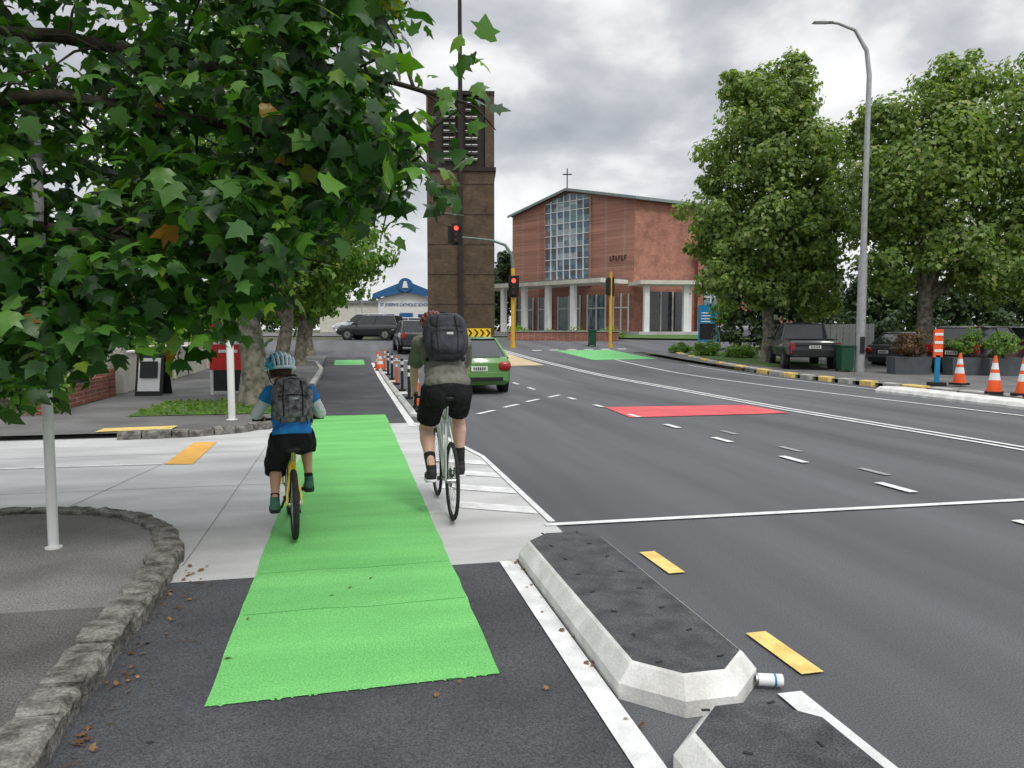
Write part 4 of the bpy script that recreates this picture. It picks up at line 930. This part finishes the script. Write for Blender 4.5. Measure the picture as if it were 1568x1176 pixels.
b.e((0,.33,1.21),(.195,.14,.13),-28); b.e((0,.40,1.29),(.19,.14,.15),-30); b.e((0,.49,1.40),(.21,.14,.16),-32); b.e((0,.53,1.47),(.225,.115,.10),-25); b.cap((0,.565,1.52),(-.02,.62,1.57),.08,.066)
for s_,e_ in ((shL,elL),(shR,elR)): b.cap(s_.lerp(Vector((0,.53,1.49)),.25),s_,.078,.076); b.frus(s_,s_.lerp(e_,.78),.076,.072)
b.e((0,.28,1.17),(.205,.155,.075),-12,0,.75)
fold(b.done('tshirt',ad,.009,4),.03)
b=mk(mShort); b.e((0,.26,1.09),(.205,.165,.12),-10,0,.85); b.e((-.09,.2,1.05),(.115,.12,.12)); b.e((.09,.2,1.05),(.115,.12,.12))
for h_,k_ in ((hipL,knL),(hipR,knR)): b.frus(h_,h_.lerp(k_,.76),.125,.105); b.e(tuple(h_),(.12,.12,.1))
fold(b.done('shorts',ad,.009,3),.018)
b=mk(mSock)
for k_,a_ in ((knL,anL),(knR,anR)): b.frus(k_.lerp(a_,.66),a_+Vector((0,0,-.03)),.053,.043)
b.done('socks',ad,.006,2)
shoe('left_shoe',ad,anL,1.08,mShoeB,-6); shoe('right_shoe',ad,anR,1.08,mShoeB,-6)
head(ad,hc,1.04,6,-12,mHelR); backpack(ad,(0,.34,1.575),.39,.20,.44,-20,mPack)
# ---- child
cloc=(*R(-.43,6.03),.012); CH=HEAD+7
BBc=(0,.34,.255)
bc=bicycle('child_bicycle',cloc,CH,.275,.84,BBc,(0,.15,.70),(.23,.70,.88),mFrameY,False,.024)
plc=(-.14,.24,.20); prc=(.14,.44,.31); drivetrain(bc,BBc,.275,plc,prc)
ck=empty('child_cyclist',cloc,CH)
hL,hR=Vector((-.078,.16,.785)),Vector((.078,.16,.785)); aL=Vector((-.14,.18,.29)); aR=Vector((.14,.385,.40))
kL=ik(hL,aL,.325,.295,(-.06,1,0)); kR=ik(hR,aR,.325,.295,(.12,1,0))
sL,sR=Vector((-.155,.33,1.13)),Vector((.155,.33,1.13)); g1,g2=Vector((-.23,.655,.885)),Vector((.23,.655,.885)); w1,w2=g1+Vector((-.005,-.07,.035)),g2+Vector((.005,-.07,.035))
e1=ik(sL,w1,.215,.205,(-.75,-.1,-1)); e2=ik(sR,w2,.215,.205,(.55,-.1,-1)); hcc=(-.07,.41,1.285)
b=mk(mSkinB); skull(b,hcc,.97,8,-8); b.cap((0,.34,1.15),(-.05,.385,1.235),.044,.043); b.cap((0,.18,.80),(0,.28,.97),.085,.085); b.cap((0,.28,.97),(0,.33,1.11),.085,.075); b.cap(sL,sR,.042,.042)
for h_,k_,a_ in ((hL,kL,aL),(hR,kR,aR)):
    b.cap(h_,k_,.066,.048); m_=k_.lerp(a_,.3)+Vector((0,-.014,0)); b.cap(k_,m_,.044,.049); b.cap(m_,k_.lerp(a_,.65),.049,.037); b.cap(k_.lerp(a_,.6),a_,.037,.03); b.cap(a_,a_+Vector((0,.09,-.05)),.027,.024)
for s_,e_,w_,g_ in ((sL,e1,w1,g1),(sR,e2,w2,g2)):
    b.cap(s_,e_,.038,.031); b.cap(e_,w_,.032,.021); hand(b,w_,g_,(-1 if g_.x>0 else 1,0,0),(0,1,0),.82)
b.done('body',ck,.0048,2)
b=mk(mBlueJ); b.e((0,.20,.89),(.15,.105,.12),-25); b.e((0,.26,.98),(.15,.105,.13),-25); b.e((0,.31,1.06),(.16,.105,.12),-25); b.cap((0,.325,1.12),(-.015,.355,1.16),.06,.05)
b.e((0,.17,.83),(.155,.118,.06),-12,0,.8)
for s_,e_ in ((sL,e1),(sR,e2)): b.cap(s_.lerp(Vector((0,.33,1.11)),.3),s_,.06,.059); b.frus(s_,s_.lerp(e_,.38),.059,.055)
fold(b.done('tshirt',ck,.008,4),.022)
b=mk(mWSleeve)
for s_,e_,w_ in ((sL,e1,w1),(sR,e2,w2)): b.frus(s_,s_.lerp(e_,.9),.049,.045); b.cap(s_.lerp(e_,.8),e_,.046,.044); b.frus(e_,e_.lerp(w_,.93),.044,.032)
fold(b.done('sleeves',ck,.007,3),.014)
b=mk(mShort); b.e((0,.16,.76),(.16,.128,.09),-8,0,.85); b.e((-.068,.12,.74),(.092,.098,.098)); b.e((.068,.12,.74),(.092,.098,.098))
for h_,k_,a_ in ((hL,kL,aL),(hR,kR,aR)):
    b.frus(h_,h_.lerp(k_,.97),.098,.093); b.cap(h_.lerp(k_,.85),k_,.091,.085); b.frus(k_,k_.lerp(a_,.25),.087,.082)
fold(b.done('shorts',ck,.008,3),.018)
b=mk(mSock)
for k_,a_ in ((kL,aL),(kR,aR)): b.frus(k_.lerp(a_,.84),a_+Vector((0,0,-.03)),.036,.034)
b.done('socks',ck,.006,2)
shoe('left_shoe',ck,aL,.9,mShoeG,-4); shoe('right_shoe',ck,aR,.9,mShoeG,-4)
head(ck,hcc,1.08,8,-8,mHelW); backpack(ck,(.01,.18,1.075),.32,.17,.38,-18,mPackP)
x,y=R(1.87,3.02); b=B(); b.cyl((-.05,0,.045),(.06,.01,.045),.028,mWPaint); b.cyl((.02,.006,.045),(.03,.007,.045),.0285,mBlueSign); b.cyl((-.06,0,.045),(-.05,0,.045),.024,mChrome); b.obj('drink_can',(x,y,-.004),-10)
# ------------------------------------------------------------------ world, sun, camera
w=bpy.data.worlds.new('World'); scn.world=w; w.use_nodes=True; t=w.node_tree; L=t.links.new; bg=t.nodes['Background']
EL=math.radians(55); AZ=math.radians(150)
sky=nn(t,'ShaderNodeTexSky'); sky.sky_type='NISHITA'; sky.sun_disc=False; sky.sun_elevation=EL; sky.sun_rotation=AZ
sc1=nn(t,'ShaderNodeVectorMath',operation='SCALE'); sc1.inputs['Scale'].default_value=.1; L(sky.outputs[0],sc1.inputs[0])
tc=nn(t,'ShaderNodeTexCoord'); sp=nn(t,'ShaderNodeSeparateXYZ'); L(tc.outputs['Generated'],sp.inputs[0])
zc=nn(t,'ShaderNodeMath',operation='MAXIMUM'); zc.inputs[1].default_value=0; L(sp.outputs[2],zc.inputs[0])
za2=nn(t,'ShaderNodeMath',operation='ADD'); za2.inputs[1].default_value=.42; L(zc.outputs[0],za2.inputs[0])
dx=nn(t,'ShaderNodeMath',operation='DIVIDE'); L(sp.outputs[0],dx.inputs[0]); L(za2.outputs[0],dx.inputs[1])
dy=nn(t,'ShaderNodeMath',operation='DIVIDE'); L(sp.outputs[1],dy.inputs[0]); L(za2.outputs[0],dy.inputs[1])
cb=nn(t,'ShaderNodeCombineXYZ'); L(dx.outputs[0],cb.inputs[0]); L(dy.outputs[0],cb.inputs[1]); L(zc.outputs[0],cb.inputs[2])
no=nn(t,'ShaderNodeTexNoise'); no.inputs['Scale'].default_value=2.8; no.inputs['Detail'].default_value=10; no.inputs['Roughness'].default_value=.5; no.inputs['Distortion'].default_value=.15; L(cb.outputs[0],no.inputs['Vector'])
cr=nn(t,'ShaderNodeValToRGB'); e=cr.color_ramp.elements; e.new(.5); e.new(.6); e.new(.65)
for i,(p,c) in enumerate(((.34,(.42,.445,.48)),(.44,(.55,.575,.61)),(.50,(.68,.70,.73)),(.555,(.90,.905,.92)),(.64,(1.1,1.1,1.1)))): e[i].position=p; e[i].color=(*c,1)
L(no.outputs['Fac'],cr.inputs[0])
hz=nn(t,'ShaderNodeMapRange'); hz.inputs[1].default_value=0; hz.inputs[2].default_value=.24; hz.inputs[3].default_value=.8; hz.inputs[4].default_value=0; L(zc.outputs[0],hz.inputs[0])
hm=nn(t,'ShaderNodeMix',data_type='RGBA'); hm.inputs[7].default_value=(.86,.885,.91,1); L(hz.outputs[0],hm.inputs[0]); L(cr.outputs[0],hm.inputs[6])
el=nn(t,'ShaderNodeMapRange'); el.inputs[1].default_value=.42; el.inputs[2].default_value=.95; el.inputs[3].default_value=1.; el.inputs[4].default_value=2.7; L(zc.outputs[0],el.inputs[0])
s2=nn(t,'ShaderNodeVectorMath',operation='SCALE'); L(hm.outputs[2],s2.inputs[0]); L(el.outputs[0],s2.inputs['Scale'])
mx=nn(t,'ShaderNodeMix',data_type='RGBA'); mx.inputs[0].default_value=.93; L(sc1.outputs[0],mx.inputs[6]); L(s2.outputs[0],mx.inputs[7])
L(mx.outputs[2],bg.inputs['Color']); bg.inputs['Strength'].default_value=1.0
sd=bpy.data.lights.new('sun','SUN'); sd.energy=1.5; sd.angle=math.radians(14); sd.color=(1,.96,.9)
so=bpy.data.objects.new('sun',sd); scn.collection.objects.link(so)
dirv=Vector((math.sin(AZ)*math.cos(EL),math.cos(AZ)*math.cos(EL),math.sin(EL))); so.rotation_euler=dirv.to_track_quat('Z','Y').to_euler(); so.location=(0,0,30)
cd=bpy.data.cameras.new('camera'); co=bpy.data.objects.new('camera',cd); scn.collection.objects.link(co); co.location=(0,0,1.65); co.rotation_euler=(math.radians(90-4.13),0,0)
cd.sensor_width=36; cd.lens=26.4; cd.clip_end=5000; cd.clip_start=.05; scn.camera=co
